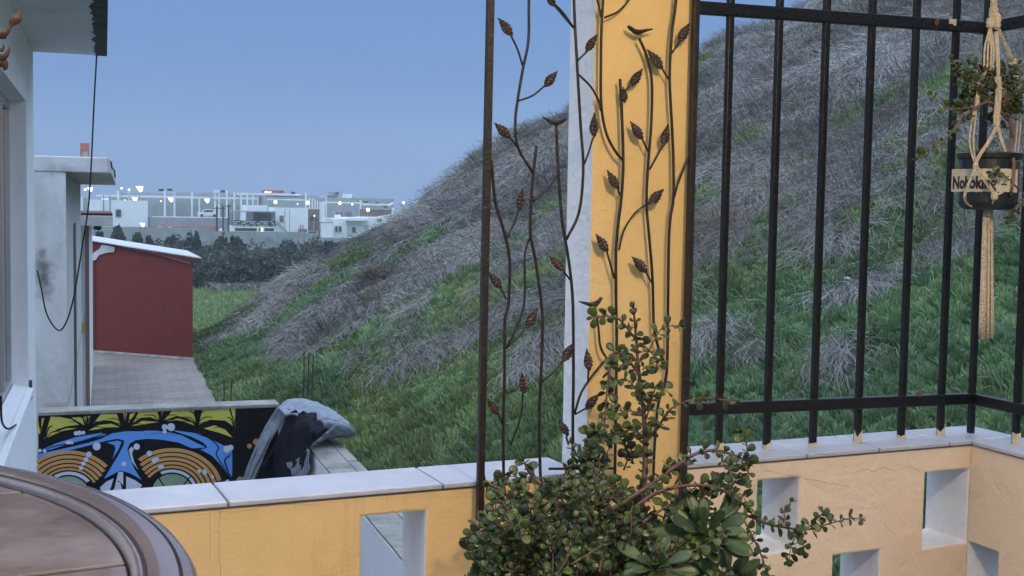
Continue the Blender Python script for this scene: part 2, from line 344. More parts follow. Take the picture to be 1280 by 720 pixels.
# parapet right of the pillar and its return
SC = 2.242
pr = thing('parapet_wall', 'peach plastered parapet under the iron railing with staggered open slots', 'wall', wp(1.318, 0, 0))
mb = holed_wall(MB(), P0, U, Nn, WT, 1.318, SC+WT, 0.0, WZ, [(1.546, 1.673, 0.252, 0.44), (1.788, 1.941, 0.02, 0.225), (2.086, 2.240, 0.215, 0.42)])
mb.build('wall_body', [M['peach'], M['raw_plaster']], pr, bevel=0.006, fix=True)
tiles(pr, [1.318, 1.688, 1.92, 2.16, SC+WT+0.01], P0, U, Nn, -0.008, 0.175)
V = np.array([0.03, -1.0, 0]); V /= np.linalg.norm(V); VN = np.array([1.0, 0.03, 0]); VN /= np.linalg.norm(VN)
PC = wp(SC, 0, 0)
pb = thing('parapet_wall', 'peach plastered side parapet running from the corner towards the viewer at the right edge', 'wall', PC)
mb = holed_wall(MB(), PC - VN*0.0, V, VN, WT, 0.002, 1.7, 0.0, WZ, [(0.004, 0.12, 0.02, 0.222), (0.30, 0.43, 0.22, 0.42), (0.6, 0.73, 0.02, 0.222)])
mb.build('wall_body', [M['peach'], M['raw_plaster']], pb, bevel=0.006, fix=True)
tiles(pb, [0.012, 0.24, 0.47, 0.70, 0.93, 1.16, 1.39, 1.62], PC, V, VN, -0.008, 0.175)

def crack(parent, pts, d=-.0002, r=.0007):
    P = [onwall(x+random.uniform(-.6, .6), y+random.uniform(-.6, .6), d) for x, y in smooth_path([np.array(p, float) for p in pts], 5)]
    MB().tube(P, [r*random.uniform(.4, 1.1) for _ in P], 4).build('hairline_crack', M['crack'], parent)
M['crack'] = mat('crack_shadow', (.28, .20, .13), (.36, .26, .17), 30, .95); M['crack_o'] = mat('crack_ochre', (.30, .17, .06), rough=.95)
crack(pr, [(955, 588), (990, 595), (1020, 601), (1042, 605), (1062, 608)]); crack(pr, [(1068, 592), (1080, 586), (1092, 590), (1104, 584), (1118, 589), (1136, 583), (1150, 590)]); crack(pr, [(1100, 650), (1112, 662), (1120, 668)], r=.0005)
crack(pl_, [(195, 640), (240, 634), (290, 640), (350, 630), (400, 632)], r=.0005); crack(pl_, [(275, 640), (274, 680), (276, 720)], r=.0006); crack(pl_, [(430, 616), (470, 618), (520, 611), (560, 613)], r=.0005); crack(pl_, [(262, 640), (263, 700)], r=.0004)
# pillar
pi_ = thing('pillar', 'square porch pillar, yellow in front and bare pale plaster on its left side', 'pillar', wp(1.184, 0.08, 0))
q = MB(); s0, s1, d0, d1 = 1.058, 1.314, -0.006, 0.118
vs = [wp(s, d, z) for z in (0, 2.42) for (s, d) in ((s0, d0), (s1, d0), (s1, d1), (s0, d1))]
q.add(vs, [(0, 3, 2, 1), (4, 5, 6, 7)], 0); q.add(vs, [(0, 1, 5, 4), (1, 2, 6, 5)], 0); q.add(vs, [(2, 3, 7, 6), (3, 0, 4, 7)], 1)
bm_p = q.build('shaft', [M['pillar_yellow'], M['raw_plaster']], pi_)

# iron railing ------------------------------------------------------
base_px = [(898, 556), (958, 556), (1015.7, 553), (1071.7, 549), (1126, 546), (1175, 542.7), (1219, 541)]
RC = wp(2.318, 0.078, CZ); RL = wp(1.318, 0.078, CZ)
rl = thing('iron_railing', 'black iron railing with square bars on the peach parapet, paint chipped at its feet', 'railing', RL)
zl0, zl1 = zat(862, 513, RL), zat(1219, 498, RC); zu0, zu1 = zat(868, 8, RL), zat(1225, 35, RC)
def rail(a, b, hgt=0.031, name='rail'):
    r = MB(); t = (b-a)/np.linalg.norm(b-a); r.bar(a, b, 0.022, hgt, side=np.cross(t, UP)); return r.build(name, M['iron'], rl, bevel=0.0025)
def xy(P, z): return np.array([P[0], P[1], z])
rail(xy(RL, zl0), xy(RC, zl1)); rail(xy(RL, zu0), xy(RC, zu1)); rail(xy(RL, 1.96), xy(RC, 1.96))
RE = RC + V*1.58
for z_ in (zl1, zu1, 1.96): rail(xy(RC + V*0.012, z_), xy(RE, z_))
def bar_at(P, n):
    b = MB(); b.bar(xy(P, CZ), xy(P, 1.975), 0.0165, side=U); ob = b.build('bar', M['iron'], rl, bevel=0.0025)
    k = MB(); h = [0.030, 0.022, 0.010, 0.036, 0.018, 0.030, 0.008, 0.034][n % 8]; e = 0.0092
    if n % 8 != 6:
        k.prism([xy(P, CZ)+U*a*e+Nn*b_*e for a, b_ in ((-1, -1), (1, -1), (1, 0.4), (-1, 0.4))], UP*h)
        k.v = [v if i < 4 else (v[0], v[1], v[2]-random.uniform(0, h*0.75)) for i, v in enumerate(k.v)]
        k.build('paint_chip', M['chip'], ob)
for n, (x, y) in enumerate(base_px):
    g = onwall(x, y, .078); s = (g-P0) @ U; bar_at(wp(s if n < 6 else 2.318, 0.078, CZ), n)
for n in range(9): bar_at(RC + V*(0.17*(n+1)), n+7)
for (x, y) in ((1150, 492), (1171, 28)):
    rs = MB(); P = atP(x, y, RC - Nn*0.0135, Nn); rs.prism([P + U*.009*math.cos(a)*random.uniform(.6, 1.1) + UP*.012*math.sin(a)*random.uniform(.7, 1.1) for a in np.linspace(0, 6.283, 10)[:-1]], Nn*.0015); rs.build('rust_patch', M['rustspot'], rl)
rs = MB(); P = atP(1191, 29, RC - Nn*0.0135, Nn); rs.prism([P+U*a+UP*b_ for a, b_ in ((-.013, .010), (.013, .012), (.013, -.004), (.006, -.007), (0, -.001), (-.012, -.003))], Nn*0.001)
rs.build('bare_patch', M['chip'], rl)

# wrought trellis ---------------------------------------------------
TD = -0.030
def tp(x, y, dd=0.0): return onwall(x, y, TD+dd)
tr = thing('metal_trellis', 'dark brown iron trellis of leafy vine stems and perched birds before the pillar', 'trellis', tp(730, 640))
fb = MB(); a = tp(599.5, 650); b = tp(613, -2); b2 = b + (b-a)/np.linalg.norm(b-a)*0.35; fb.bar(a, b2, 0.0155, side=U)
fb.build('frame_bar', M['bronze'], tr, bevel=0.002)
fb = MB(); a = tp(852.6, 640); b = tp(870, 2); c2 = b + (b-a)/np.linalg.norm(b-a)*0.35; fb.bar(a, c2, 0.0155, side=U)
fb.build('frame_bar', M['bronze'], tr, bevel=0.002)
fb = MB(); fb.bar(b2, c2, 0.0155, side=UP); fb.build('frame_bar', M['bronze'], tr, bevel=0.002)
fb = MB(); fb.bar(tp(686, 586), tp(770, 585.5), 0.005, side=UP); fb.build('cross_wire', M['bronze'], tr)
stems = [
 ([(663, -60), (661, 0), (660.5, 50), (653.6, 86), (647, 125), (644, 155.5), (648, 185.5), (666, 216)], 3.4),
 ([(670.5, 182), (666.7, 216), (664, 252), (663, 291), (669, 324), (676.7, 380), (678.2, 415), (675.8, 476), (674, 515), (674.4, 560), (676, 612)], 3.9),
 ([(695, 155), (697, 200), (698, 216), (702, 271), (706.4, 299), (712, 335), (716, 380), (716.7, 471), (716, 515), (716, 560), (716, 622)], 3.8),
 ([(698, 216), (684, 237), (666, 252)], 2.6),
 ([(717, -70), (717.5, 0), (719, 39), (721, 75), (723, 111), (726, 161), (729, 205), (727, 244), (721.7, 271.7), (707.8, 299.4)], 3.6),
 ([(723, 93), (738, 108), (748, 125), (751, 139)], 2.8),
 ([(755, -70), (753.6, 0), (752, 28), (751, 83), (751.7, 133), (758, 167), (769, 189), (779, 201)], 3.5),
 ([(752, 23), (746, -2), (735, -30)], 2.6), ([(755.6, 22), (771.7, 15), (784, 3), (788, -6)], 2.5),
 ([(775, 98.6), (777, 139), (779, 200), (777, 244), (773, 277), (770, 313), (769.7, 346), (770, 380), (770.8, 430), (769, 560), (768, 620)], 3.9),
 ([(799, 48), (809, 72), (814.7, 103), (814, 155), (810.5, 200), (808, 252), (812, 302), (815.5, 346), (816.5, 385), (817.5, 410), (823, 435), (831, 456)], 3.6),
 ([(848, -70), (845, 0), (839.7, 41.7), (837, 97), (839.7, 155), (841.7, 200), (841.7, 249), (838, 271.7), (836, 305), (835, 380), (834, 451), (831, 479), (823, 504), (818, 560), (816, 620)], 3.7),
 ([(841.7, 250), (849.4, 224), (861, 196)], 2.8),
 ([(612, 200), (614.7, 207), (619, 252), (628.6, 285), (637, 324), (635.5, 380), (631, 402), (630.5, 471), (629.4, 515), (629, 560), (630, 614)], 3.7),
 ([(663, 294), (656, 319), (656, 365), (652, 393), (633, 436)], 2.8),
 ([(718, 518), (727, 490), (744, 465), (756, 451)], 3.0),
 ([(744, 385), (748, 410), (751, 435), (763, 454), (769, 460)], 3.0),
 ([(604, 587), (607, 605), (616, 632)], 2.6),
]
for pts, w in stems:
    P = smooth_path([tp(x, y, 0.001*math.sin(i*1.7)) for i, (x, y) in enumerate(pts)], 4)
    MB().tube(P, w*0.00096, 7).build('vine_stem', M['bronze'], tr, smooth=True)
leaves = [  # stalk points, leaf centre, leaf tip
 ([(692, 4), (704, 16), (717.5, 35.5)], (687, -1), (680, -10)), ([(721.7, 76), (734, 64)], (739.7, 53), (746.7, 41.7)),
 ([(730, 206), (736, 190), (740, 176)], (742.5, 155.5), (742.5, 140)), ([(788, -6), (791, -8)], (795, -18), (802, -28)),
 ([(780, 115), (788, 107)], (796, 96), (803.6, 84.7)), ([(810, 189), (802, 172)], (795, 162.5), (787, 151)),
 ([(812, 212), (823, 192), (829, 180)], (832, 168), (835, 154)), ([(835.5, 98.6), (826, 83)], (818, 73.6), (808, 61)),
 ([(839.7, 66.7), (849, 53)], (855.5, 40), (862, 28)), ([(776.7, 246.7), (771.7, 235.5)], (765.5, 224), (758, 212)),
 ([(773.6, 313), (780, 288), (794, 266), (811, 254)], (821, 245), (830, 235.5)), ([(768, 348), (759, 316)], (751.7, 303), (744, 291.7)),
 ([(814.7, 353.6), (807, 339.7)], (798.6, 330), (789, 320)), ([(712.8, 350), (703.6, 338)], (695, 329), (685.5, 319.7)),
 ([(632.8, 299), (642.5, 280), (648, 263)], (651, 249), (652.8, 235.5)), ([(633, 374), (626, 360.5)], (618, 350), (609.7, 339.7)),
 ([(633, 435), (648, 421), (659, 408)], (665.5, 397), (672.5, 384)), ([(638, 557), (651, 521), (653.6, 490)], (653.6, 478), (652, 465)),
 ([(628.6, 532), (623, 518)], (615.5, 508), (608, 497.5)), ([(677.8, 476.7), (694, 463), (705, 449)], (711, 439), (718, 426.7)),
 ([(735, 476.7), (735.5, 463)], (734.7, 449), (732.8, 435)), ([(719, 518), (733, 510)], (741, 501), (750, 491)),
 ([(710.5, 556), (708, 546)], (704, 534), (698, 524)), ([(653.6, 83), (646.7, 61), (639, 45)], (631, 33), (621.7, 22)),
 ([(648, 126), (666, 119.4), (681, 107)], (689, 98), (697, 88)), ([(648, 186), (637, 171)], (627, 162.5), (616.7, 152.8)),
]
def leaf_mesh(mb, c, t, n, wid=0.43, mi=0):
    c, t = np.asarray(c), np.asarray(t); h = t-c; base = c-h; L = np.linalg.norm(h)*2; ax = h/np.linalg.norm(h); sd = np.cross(ax, n)
    K = 12; prof = [0.0, .34, .62, .83, .95, 1.0, .97, .88, .74, .57, .39, .2, 0.0]
    vs = []; fs = []
    for i in range(K+1):
        u = i/K; w = prof[i]*L*wid/2*(1.0 + (0.09 if i % 2 else -0.05))
        for j, e in enumerate((-1, -0.5, 0, 0.5, 1)):
            lift = -0.10*L*abs(e)*prof[i]*0.45 + 0.0016*(1 if (i+abs(j-2)) % 2 else -1)*(0 if j == 2 else 1)
            vs.append(base + ax*(u*L) + sd*(e*w) + n*(lift + 0.05*L*math.sin(u*3.1)) - ax*(abs(e)*0.05*L))
    for i in range(K):
        for j in range(4): fs.append((i*5+j, i*5+j+1, (i+1)*5+j+1, (i+1)*5+j))
    return mb.add(vs, fs, mi)
for st, c, t in leaves:
    P = smooth_path([tp(*p) for p in st] + [tp(*(2*np.array(c)-np.array(t)))], 3)
    MB().tube(P, 0.0023, 6).build('leaf_stalk', M['bronze'], tr, smooth=True)
    o = leaf_mesh(MB(), tp(*c, -0.002), tp(*t, -0.002 + random.uniform(-.006, .006)), -Nn).build('iron_leaf', M['bronze_leaf'], tr)
    so = o.modifiers.new('solid', 'SOLIDIFY'); so.thickness = 0.0016; so.offset = 0
lf = MB(); leaf_mesh(lf, tp(780, 118), tp(779, 108), -Nn, 0.5); lf.build('iron_leaf', M['bronze_leaf'], tr)
def bird(pts):
    P = smooth_path([tp(x, y, -0.001) for (x, y, r) in pts], 4); R = smooth_path([np.array([r]) for (x, y, r) in pts], 4)
    MB().tube(P, [max(0.0006, float(r[0]))*0.0019 for r in R], 10).build('iron_bird', M['bronze'], tr, smooth=True)
bird([(816, 36.5, .7), (810, 37.5, 1.6), (804, 39, 2.2), (798, 40.5, 3.3), (793, 39, 3.0), (789, 36, 2.6), (786.5, 34.2, 2.4), (785, 32, .8)])
bird([(678, 146.5, .7), (683, 149, 1.5), (689, 152.5, 2.3), (695, 153.5, 3.2), (700, 152.5, 2.9), (704, 150.8, 2.1), (706, 149.6, 1.8), (708.5, 148.5, .5)])
bird([(723.5, 377, .7), (729, 378.3, 1.6), (735, 380, 2.3), (741, 381, 3.4), (746, 379, 3.2), (749.5, 375.5, 2.3), (751, 373.2, 2.0), (753.5, 372.5, .5)])

# round brown table -------------------------------------------------
TZ = 0.80; TC = np.array([-0.627, 1.018]); TR = 0.70
tb = thing('round_table', 'round brown garden table with grooved rim and worn plank top', 'table', (TC[0], TC[1], 0))
mb = MB(); prof = [(TR-.054, -.022), (TR-.054, -.008), (TR-.052, -.003), (TR-.048, -.001), (TR-.0445, -.0015), (TR-.0435, -.005), (TR-.0415, -.005), (TR-.0405, -.001), (TR-.03, 0.001), (TR-.0165, 0.0),
                  (TR-.0160, -.005), (TR-.0140, -.005), (TR-.0130, -.001), (TR-.005, -.003), (TR, -.010), (TR, -.03), (TR-.008, -.036), (TR-.054, -.036), (TR-.054, -.022)]
mb.lathe((TC[0], TC[1], TZ), prof, 160); rim = mb.build('rim', M['table_rim'], tb, smooth=True)
em = rim.modifiers.new('edge', 'EDGE_SPLIT'); em.split_angle = math.radians(50)
gr = MB()
for rr in (TR-.0425, TR-.0150): gr.lathe((TC[0], TC[1], TZ-0.0046), [(rr-.0012, 0), (rr+.0012, 0)], 160)
gr.build('rim_groove', M['table_groove'], rim)
pA, pB = atZ(0, 712, TZ), atZ(145, 695, TZ); dl = (pB-pA)[:2]; dl /= np.linalg.norm(dl); pn = np.array([-dl[1], dl[0]])
o_ref = (pA[:2]-TC) @ pn; pw = 0.31; rin = TR-.0555
mb = MB(); lo = o_ref - pw*12
while lo < rin:
    a, b = max(lo+0.004, -rin+1e-3), min(lo+pw-0.004, rin-1e-3)
    if b-a > 0.004:
        os_ = np.linspace(a, b, 9); ch = [math.sqrt(max(rin*rin-x*x, 1e-6)) for x in os_]
        poly = [(*(TC + pn*x - dl*c), TZ-.026) for x, c in zip(os_, ch)] + [(*(TC + pn*x + dl*c), TZ-.026) for x, c in zip(os_[::-1], ch[::-1])]
        mb.prism(poly[::-1], UP*0.018)
    lo += pw
mb.build('plank_top', M['table_top'], tb, bevel=0.002, fix=True)
mb = MB(); mb.lathe((TC[0], TC[1], 0), [(0.0, 0.76), (0.12, 0.76), (0.06, 0.70), (0.05, 0.4), (0.06, 0.12), (0.11, 0.06), (0.24, 0.03), (0.26, 0.0), (0, 0)], 32)
mb.build('pedestal', M['table_rim'], tb, smooth=True)
mb = MB(); mb.lathe((TC[0], TC[1], TZ-.034), [(0, 0), (rin, 0), (rin, .006), (0, .006)], 64); mb.build('underside', M['table_groove'], tb)
# ================================================================== PLANTS ON THE TERRACE
def fleshy_leaf(vsL, fsL, c, ax, nrm, L, w, th):
    """small thick obovate leaf; c = stalk end"""
    ax = ax/np.linalg.norm(ax); sd = np.cross(ax, nrm); sd /= np.linalg.norm(sd); nrm = np.cross(sd, ax); n = len(vsL)
    ring = [(0.0, 0.0), (0.22, 0.5), (0.50, 0.95), (0.74, 0.98), (0.93, 0.6), (1.0, 0.0), (0.93, -0.6), (0.74, -0.98), (0.50, -0.95), (0.22, -0.5)]
    m = len(ring); cup = random.uniform(-.03, .09)*L
    for u, e in ring: vsL.append(c + ax*(u*L) + sd*(e*w/2) + nrm*(cup*(abs(e)+u-.5)))
    for u, e in ring: vsL.append(c + ax*((.55+(u-.55)*.72)*L) + sd*(e*w*.36) + nrm*(th+cup*.5*(abs(e)+u-.5)))
    vsL.append(c + ax*(0.6*L) + nrm*th*1.15); vsL.append(c + ax*(0.6*L) - nrm*th*0.8)
    for i in range(m):
        k = (i+1) % m
        fsL.append((n+i, n+k, n+m+k)); fsL.append((n+i, n+m+k, n+m+i)); fsL.append((n+m+i, n+m+k, n+2*m)); fsL.append((n+k, n+i, n+2*m+1))
def rvec(): 
    v = rng.normal(size=3); return v/np.linalg.norm(v)
class Succulent:
    def __init__(s, leaf=0.019): s.V = []; s.F = []; s.st = MB(); s.leaf = leaf
    def twig(s, pts, r0, r1, pitch=0.013, start=0.15, k=4, lf=1.0, jit=0.5, dense=1.0):
        P = smooth_path(pts, k); n = len(P); R = [r0+(r1-r0)*i/(n-1) for i in range(n)]
        s.st.tube(P, R, 6)
        seg = [np.linalg.norm(P[i+1]-P[i]) for i in range(n-1)]; tot = sum(seg); d = tot*start; q = 0; turn = random.uniform(0, 6)
        while d < tot:
            acc = 0
            for i in range(n-1):
                if acc+seg[i] >= d: break
                acc += seg[i]
            t = (d-acc)/max(seg[i], 1e-6); c = P[i]*(1-t)+P[i+1]*t; tg = (P[i+1]-P[i])/max(seg[i], 1e-6)
            a = np.cross(tg, (0.2, 0.3, 1.0)) if abs(tg[2]) < .9 else np.cross(tg, (1.0, .2, 0)); a /= np.linalg.norm(a); b = np.cross(tg, a)
            turn += math.pi/2 + random.uniform(-.3, .3)
            for sgn in (0, math.pi):
                if random.random() > dense: continue
                ang = turn+sgn; out = a*math.cos(ang)+b*math.sin(ang)
                axd = out*0.9 + tg*random.uniform(.15, .75) + rvec()*0.22*jit; L = s.leaf*lf*random.uniform(.5, 1.2)
                nr = tg*0.4 + UP*0.45 + np.array([-.15, -.7, 0]) + rvec()*0.6
                fleshy_leaf(s.V, s.F, c+out*R[i]*0.6, axd, nr, L, L*random.uniform(.66, .92), L*0.05)
            d += pitch*random.uniform(.75, 1.25)
        tgd = P[-1]-P[-2]; tgd /= np.linalg.norm(tgd)     # tip leaves
        for j in range(3):
            L = s.leaf*lf*random.uniform(.5, .8); fleshy_leaf(s.V, s.F, P[-1], tgd+rvec()*0.5, rvec()+UP, L, L*.8, L*.05)
        return P
    def build(s, parent, leaf_mat, stem_mat):
        s.st.build('stem', stem_mat, parent, smooth=True)
        np_mesh('foliage', s.V, s.F, None, [leaf_mat], parent, smooth=False)

# the big jade bush in front of the pillar
JY = 2.16
def jp(x, y, dy=0.0): return atY(x, y, JY+dy)
jade = thing('jade_plant', 'big bushy jade plant with small round leaves sprawling in front of the trellis', 'potted plant', (1.0, 2.1, 0.0))
sc = Succulent(0.0215)
TR0 = (700, 790)
main = [   # traced branches: points (x, y, depth offset), start and end radius, leaf density
 ([(770, 730, 0), (800, 640, .02), (806, 590, .04), (806, 540, .06), (803, 500, .07), (798, 460, .08), (795, 420, .09), (792, 386, .09)], .0075, .0022, .06, .30),
 ([(795, 425, .09), (775, 400, .08), (757, 395, .07), (740, 397, .06)], .0022, .0012, .1, .25),
 ([(798, 455, .08), (812, 436, .06), (828, 410, .05), (850, 408, .05)], .0018, .001, .5, .3),
 ([(800, 470, .08), (785, 450, .06), (770, 440, .04), (764, 446, .03)], .003, .0016, .2, .2),
 ([(796, 435, .09), (805, 432, .07), (820, 447, .06), (828, 452, .05)], .0016, .001, .1, .3),
 ([(803, 462, .07), (812, 456, .05), (824, 457, .04)], .0014, .001, .2, .3),
 ([(764, 446, .03), (760, 480, .02), (757, 510, 0), (755, 535, -.01)], .003, .0016, .05, .2),
 ([(803, 500, .07), (790, 480, .05), (780, 474, .04), (772, 476, .03)], .0016, .001, .1, .3),
 ([(806, 515, .06), (785, 514, .04), (772, 513, .03), (765, 514, .02)], .0014, .001, .2, .4),
 ([(806, 545, .05), (790, 538, .02), (775, 540, .0), (762, 545, -.02)], .002, .0012, .1, .3),
 ([(806, 555, .05), (825, 530, .03), (840, 510, .0), (865, 500, -.02), (890, 498, -.04), (915, 502, -.05)], .003, .0014, .1, .35),
 ([(806, 530, .06), (815, 500, .06), (822, 480, .06), (835, 490, .05)], .0018, .001, .1, .3),
 ([(760, 640, -.04), (800, 615, -.05), (835, 590, -.06), (868, 568, -.07), (895, 563, -.08), (920, 570, -.09), (935, 578, -.1)], .0055, .002, .25, .3),
 ([(935, 575, -.1), (933, 555, -.1), (926, 542, -.1)], .0018, .001, .1, .4),
 ([(935, 578, -.1), (936, 595, -.1), (938, 610, -.1)], .0014, .001, .1, .5),
 ([(900, 566, -.08), (905, 580, -.09), (915, 592, -.1)], .0015, .001, .1, .3),
 ([(770, 660, -.06), (810, 622, -.08), (850, 608, -.1), (890, 608, -.11), (915, 620, -.12), (935, 635, -.13)], .005, .002, .3, .3),
 ([(760, 700, -.1), (790, 665, -.12), (815, 645, -.13), (838, 630, -.13)], .005, .002, .4, .35),
 ([(850, 660, .0), (900, 640, .0), (935, 645, .02), (960, 655, .03), (985, 660, .04), (1010, 662, .05), (1035, 655, .06), (1062, 648, .07), (1076, 649, .07)], .004, .001, .1, .3),
 ([(985, 662, .04), (980, 640, .04), (988, 628, .04)], .0014, .001, .1, .4),
 ([(930, 650, .02), (950, 690, .02), (957, 712, .02), (962, 735, .02)], .002, .0012, .1, .4),
 ([(1000, 662, .04), (990, 680, .04), (986, 700, .03)], .0016, .001, .1, .3),
 ([(1010, 660, .05), (1020, 650, .05), (1030, 640, .06)], .0014, .001, .1, .3),
 ([(990, 664, .04), (1002, 676, .04), (1006, 690, .04)], .0012, .001, .1, .3),
 ([(700, 760, 0), (705, 690, .0), (700, 640, .02), (680, 610, .04), (662, 590, .06), (655, 577, .07)], .012, .0018, .45, .25),
 ([(702, 660, .0), (725, 620, .04), (735, 590, .08), (740, 565, .1), (750, 545, .1)], .007, .002, .3, .25),
 ([(702, 690, .0), (660, 650, .02), (630, 615, .03), (612, 605, .04)], .008, .002, .3, .25),
 ([(702, 700, .0), (650, 680, -.04), (615, 660, -.05), (590, 670, -.06)], .007, .0018, .3, .2),
 ([(690, 640, .03), (700, 600, .06), (715, 585, .08)], .003, .0015, .2, .25),
 ([(735, 600, .08), (722, 570, .1), (715, 555, .11)], .002, .0012, .1, .25),
 ([(655, 600, .06), (640, 595, .06), (622, 600, .05)], .0016, .001, .1, .25),
 ([(600, 690, -.06), (592, 668, -.07), (584, 672, -.08)], .0016, .001, .1, .25),
]
def P3(pts): return [jp(x, y, d) for x, y, d in pts]
for pts, r0, r1, st_, pit in main: sc.twig(P3(pts), r0, r1, pitch=0.0125+0.012*max(0, pit-.25), start=st_)
# random filling twigs of the bush
def fill(n, xr, yr, dr, ln=(35, 80), root=(725, 800), keep=lambda x, y: True):
    c = 0
    while c < n:
        x = random.uniform(*xr); y = random.uniform(*yr)
        if not keep(x, y): continue
        d = random.uniform(*dr); dx, dy = x-root[0], y-root[1]; m = math.hypot(dx, dy); l = random.uniform(*ln)
        ux, uy = dx/m, dy/m; a = random.gauss(0, .45); ux, uy = ux*math.cos(a)-uy*math.sin(a), ux*math.sin(a)+uy*math.cos(a)
        sc.twig([jp(x-ux*l, y-uy*l, d+random.uniform(-.03, .03)), jp(x-ux*l*.45+random.uniform(-6, 6), y-uy*l*.45, d+random.uniform(-.02, .02)), jp(x, y, d)], .0022, .001, pitch=0.0122, start=.1)
        c += 1
def outline(x, y):     # rough silhouette of the bush
    pts = [(582, 700), (586, 660), (600, 640), (606, 612), (640, 596), (660, 582), (690, 590), (712, 575), (745, 555), (780, 600), (830, 610), (880, 628), (935, 645), (960, 690)]
    for (x0, y0), (x1, y1) in zip(pts[:-1], pts[1:]):
        if x0 <= x <= x1: return y > y0+(y1-y0)*(x-x0)/(x1-x0)+6
    return False
fill(92, (584, 800), (580, 730), (-.16, .08), keep=outline)
fill(66, (584, 930), (640, 760), (-.2, .0), keep=outline)
fill(34, (760, 900), (600, 700), (-.08, .06), keep=outline)
fill(9, (720, 790), (520, 600), (.02, .09), ln=(20, 45), keep=lambda x, y: abs(x-757) < 36)
fill(10, (860, 940), (575, 640), (-.1, -.02), ln=(20, 40))
sc.build(jade, M['jade_leaf'], M['jade_stem'])
pc = jp(745, 800, -.02)
pt = MB(); pt.lathe((pc[0], pc[1], 0.002), [(0, 0), (.115, 0), (.13, .02), (.155, .24), (.17, .245), (.17, .285), (.15, .285), (.147, .25), (0, .25)], 40)
pt.build('pot', M['terracotta'], jade, smooth=False)
so = MB(); so.lathe((pc[0], pc[1], 0.002), [(0, .262), (.146, .256)], 40); so.build('soil', M['soil'], jade)
tk = MB(); tk.tube([np.array([pc[0], pc[1], .25]), jp(700, 760, 0), jp(703, 700, 0)], [.018, .015, .011], 8); tk.tube([np.array([pc[0]+.03, pc[1], .25]), jp(770, 728, 0)], [.012, .008], 8)
tk.build('trunk', M['jade_bark'], jade, smooth=True)
# rosette succulents at the bottom of the frame
def rosette(mb, x, y, dy, axis, R, n, wid=0.27, lift=1.0):
    c = jp(x, y, dy); axis = np.asarray(axis, float); axis /= np.linalg.norm(axis); e1 = np.cross(axis, (0.1, 0.2, 1)); e1 /= np.linalg.norm(e1); e2 = np.cross(axis, e1)
    for i in range(n):
        t = i/n; ang = i*2.39996; el = (0.05+1.15*t**1.3)*lift; ang += random.uniform(-.25, .25); el += random.uniform(-.18, .18); L = R*(1.0-0.62*t**1.5)*random.uniform(.68, 1.15)
        out = e1*math.cos(ang)+e2*math.sin(ang); ax = out*math.cos(el)+axis*math.sin(el); sd = np.cross(ax, axis*1.0+out*0.01); sd /= np.linalg.norm(sd); nr = np.cross(sd, ax)
        bq = random.uniform(-.22, .06); K = 9; pf = [.24, .22, .26, .36, .54, .76, .96, 1.0, .78, .22]; vs = []; fs = []
        for k in range(K+1):
            u = k/K; w = pf[k]*L*wid*.5*1.15; bend = bq*L*(u**2)*2*(1-t) ; th = L*0.022*(1-u*.7)
            for j, e in enumerate((-1, -.5, 0, .5, 1)): vs.append(c + ax*(u*L) + sd*(e*w) + nr*(bend + abs(e)*w*.22 + th))
            for j, e in enumerate((1, .5, 0, -.5, -1)): vs.append(c + ax*(u*L) + sd*(e*w) + nr*(bend + abs(e)*w*.22 - th))
        for k in range(K):
            for j in range(10): fs.append((k*10+j, k*10+(j+1) % 10, (k+1)*10+(j+1) % 10, (k+1)*10+j))
        fs.append(tuple(K*10+j for j in range(10)))
        mb.add(vs, fs)
tocam = np.array([-0.25, -0.72, 0.65])
for k, (x, y, dy, R, n, lab) in enumerate(((882, 668, -.13, .108, 28, 'largest spoon leaved green rosette succulent leaning out of the jade bush'),
                                           (820, 712, -.20, .085, 24, 'smaller rosette succulent with long leaves left of the largest rosette'),
                                           (912, 724, -.15, .085, 24, 'yellowish rosette succulent hanging low below the largest rosette'))):
    c = jp(x, y, dy)
    t = thing('rosette_succulent', lab, 'succulent', (c[0], c[1], 0))
    mb = MB(); rosette(mb, x, y, dy, tocam + np.array([(0, -.2, .25)[k], 0, (0, .1, -.45)[k]]), R, n); mb.build('leaf_rosette', M['rosette'], t, smooth=True)
    s_ = MB(); s_.tube(smooth_path([np.array([pc[0]+.17+.07*k, pc[1]-.02, .24]), np.array([(c[0]+pc[0]+.2)/2, c[1]-.01, (c[2]+.36)/2]), c], 5), [.012]*10+[.008], 8); s_.build('stem', M['jade_bark'], t, smooth=True)
    if k == 0:
        pt = MB(); pt.lathe((pc[0]+.32, pc[1]-.02, .002), [(0, 0), (.10, 0), (.115, .02), (.135, .22), (.15, .225), (.15, .262), (.132, .262), (.13, .235), (0, .235)], 36); pt.build('pot', M['terracotta'], t)
        so = MB(); so.lathe((pc[0]+.32, pc[1]-.02, .002), [(0, .25), (.128, .245)], 36); so.build('soil', M['soil'], t)

# hanging macrame planter ------------------------------------------
HY = 2.40
def hp(x, y, dy=0.0): return atY(x, y, HY+dy)
hc = hp(1236, 222); ppm = (hp(1266, 222)-hp(1206, 222))[0]/60.0      # metres per pixel there
hg = thing('macrame_hanger', 'knotted cream cotton macrame hanger with long tassel by the railing corner', 'plant hanger', (hc[0], hc[1], hc[2]))
rp = MB(); rr = 0.0023
def cord(pts, r=rr, k=4, mb=None): (mb or rp).tube(smooth_path([hp(*p) for p in pts], k), r, 6)
def knot(x, y, dy=0.0, r=0.007, h=0.012, name='knot'):
    c = hp(x, y, dy); m = MB(); m.lathe((c[0], c[1], c[2]), [(.001, -h), (r*.8, -h*.8), (r*1.05, -h*.4), (r*.85, -h*.2), (r*1.1, h*.1), (r*.85, h*.35), (r*1.02, h*.6), (r*.6, h*.95), (.001, h)], 12)
    m.build('knot', M['rope'], hg, smooth=True)
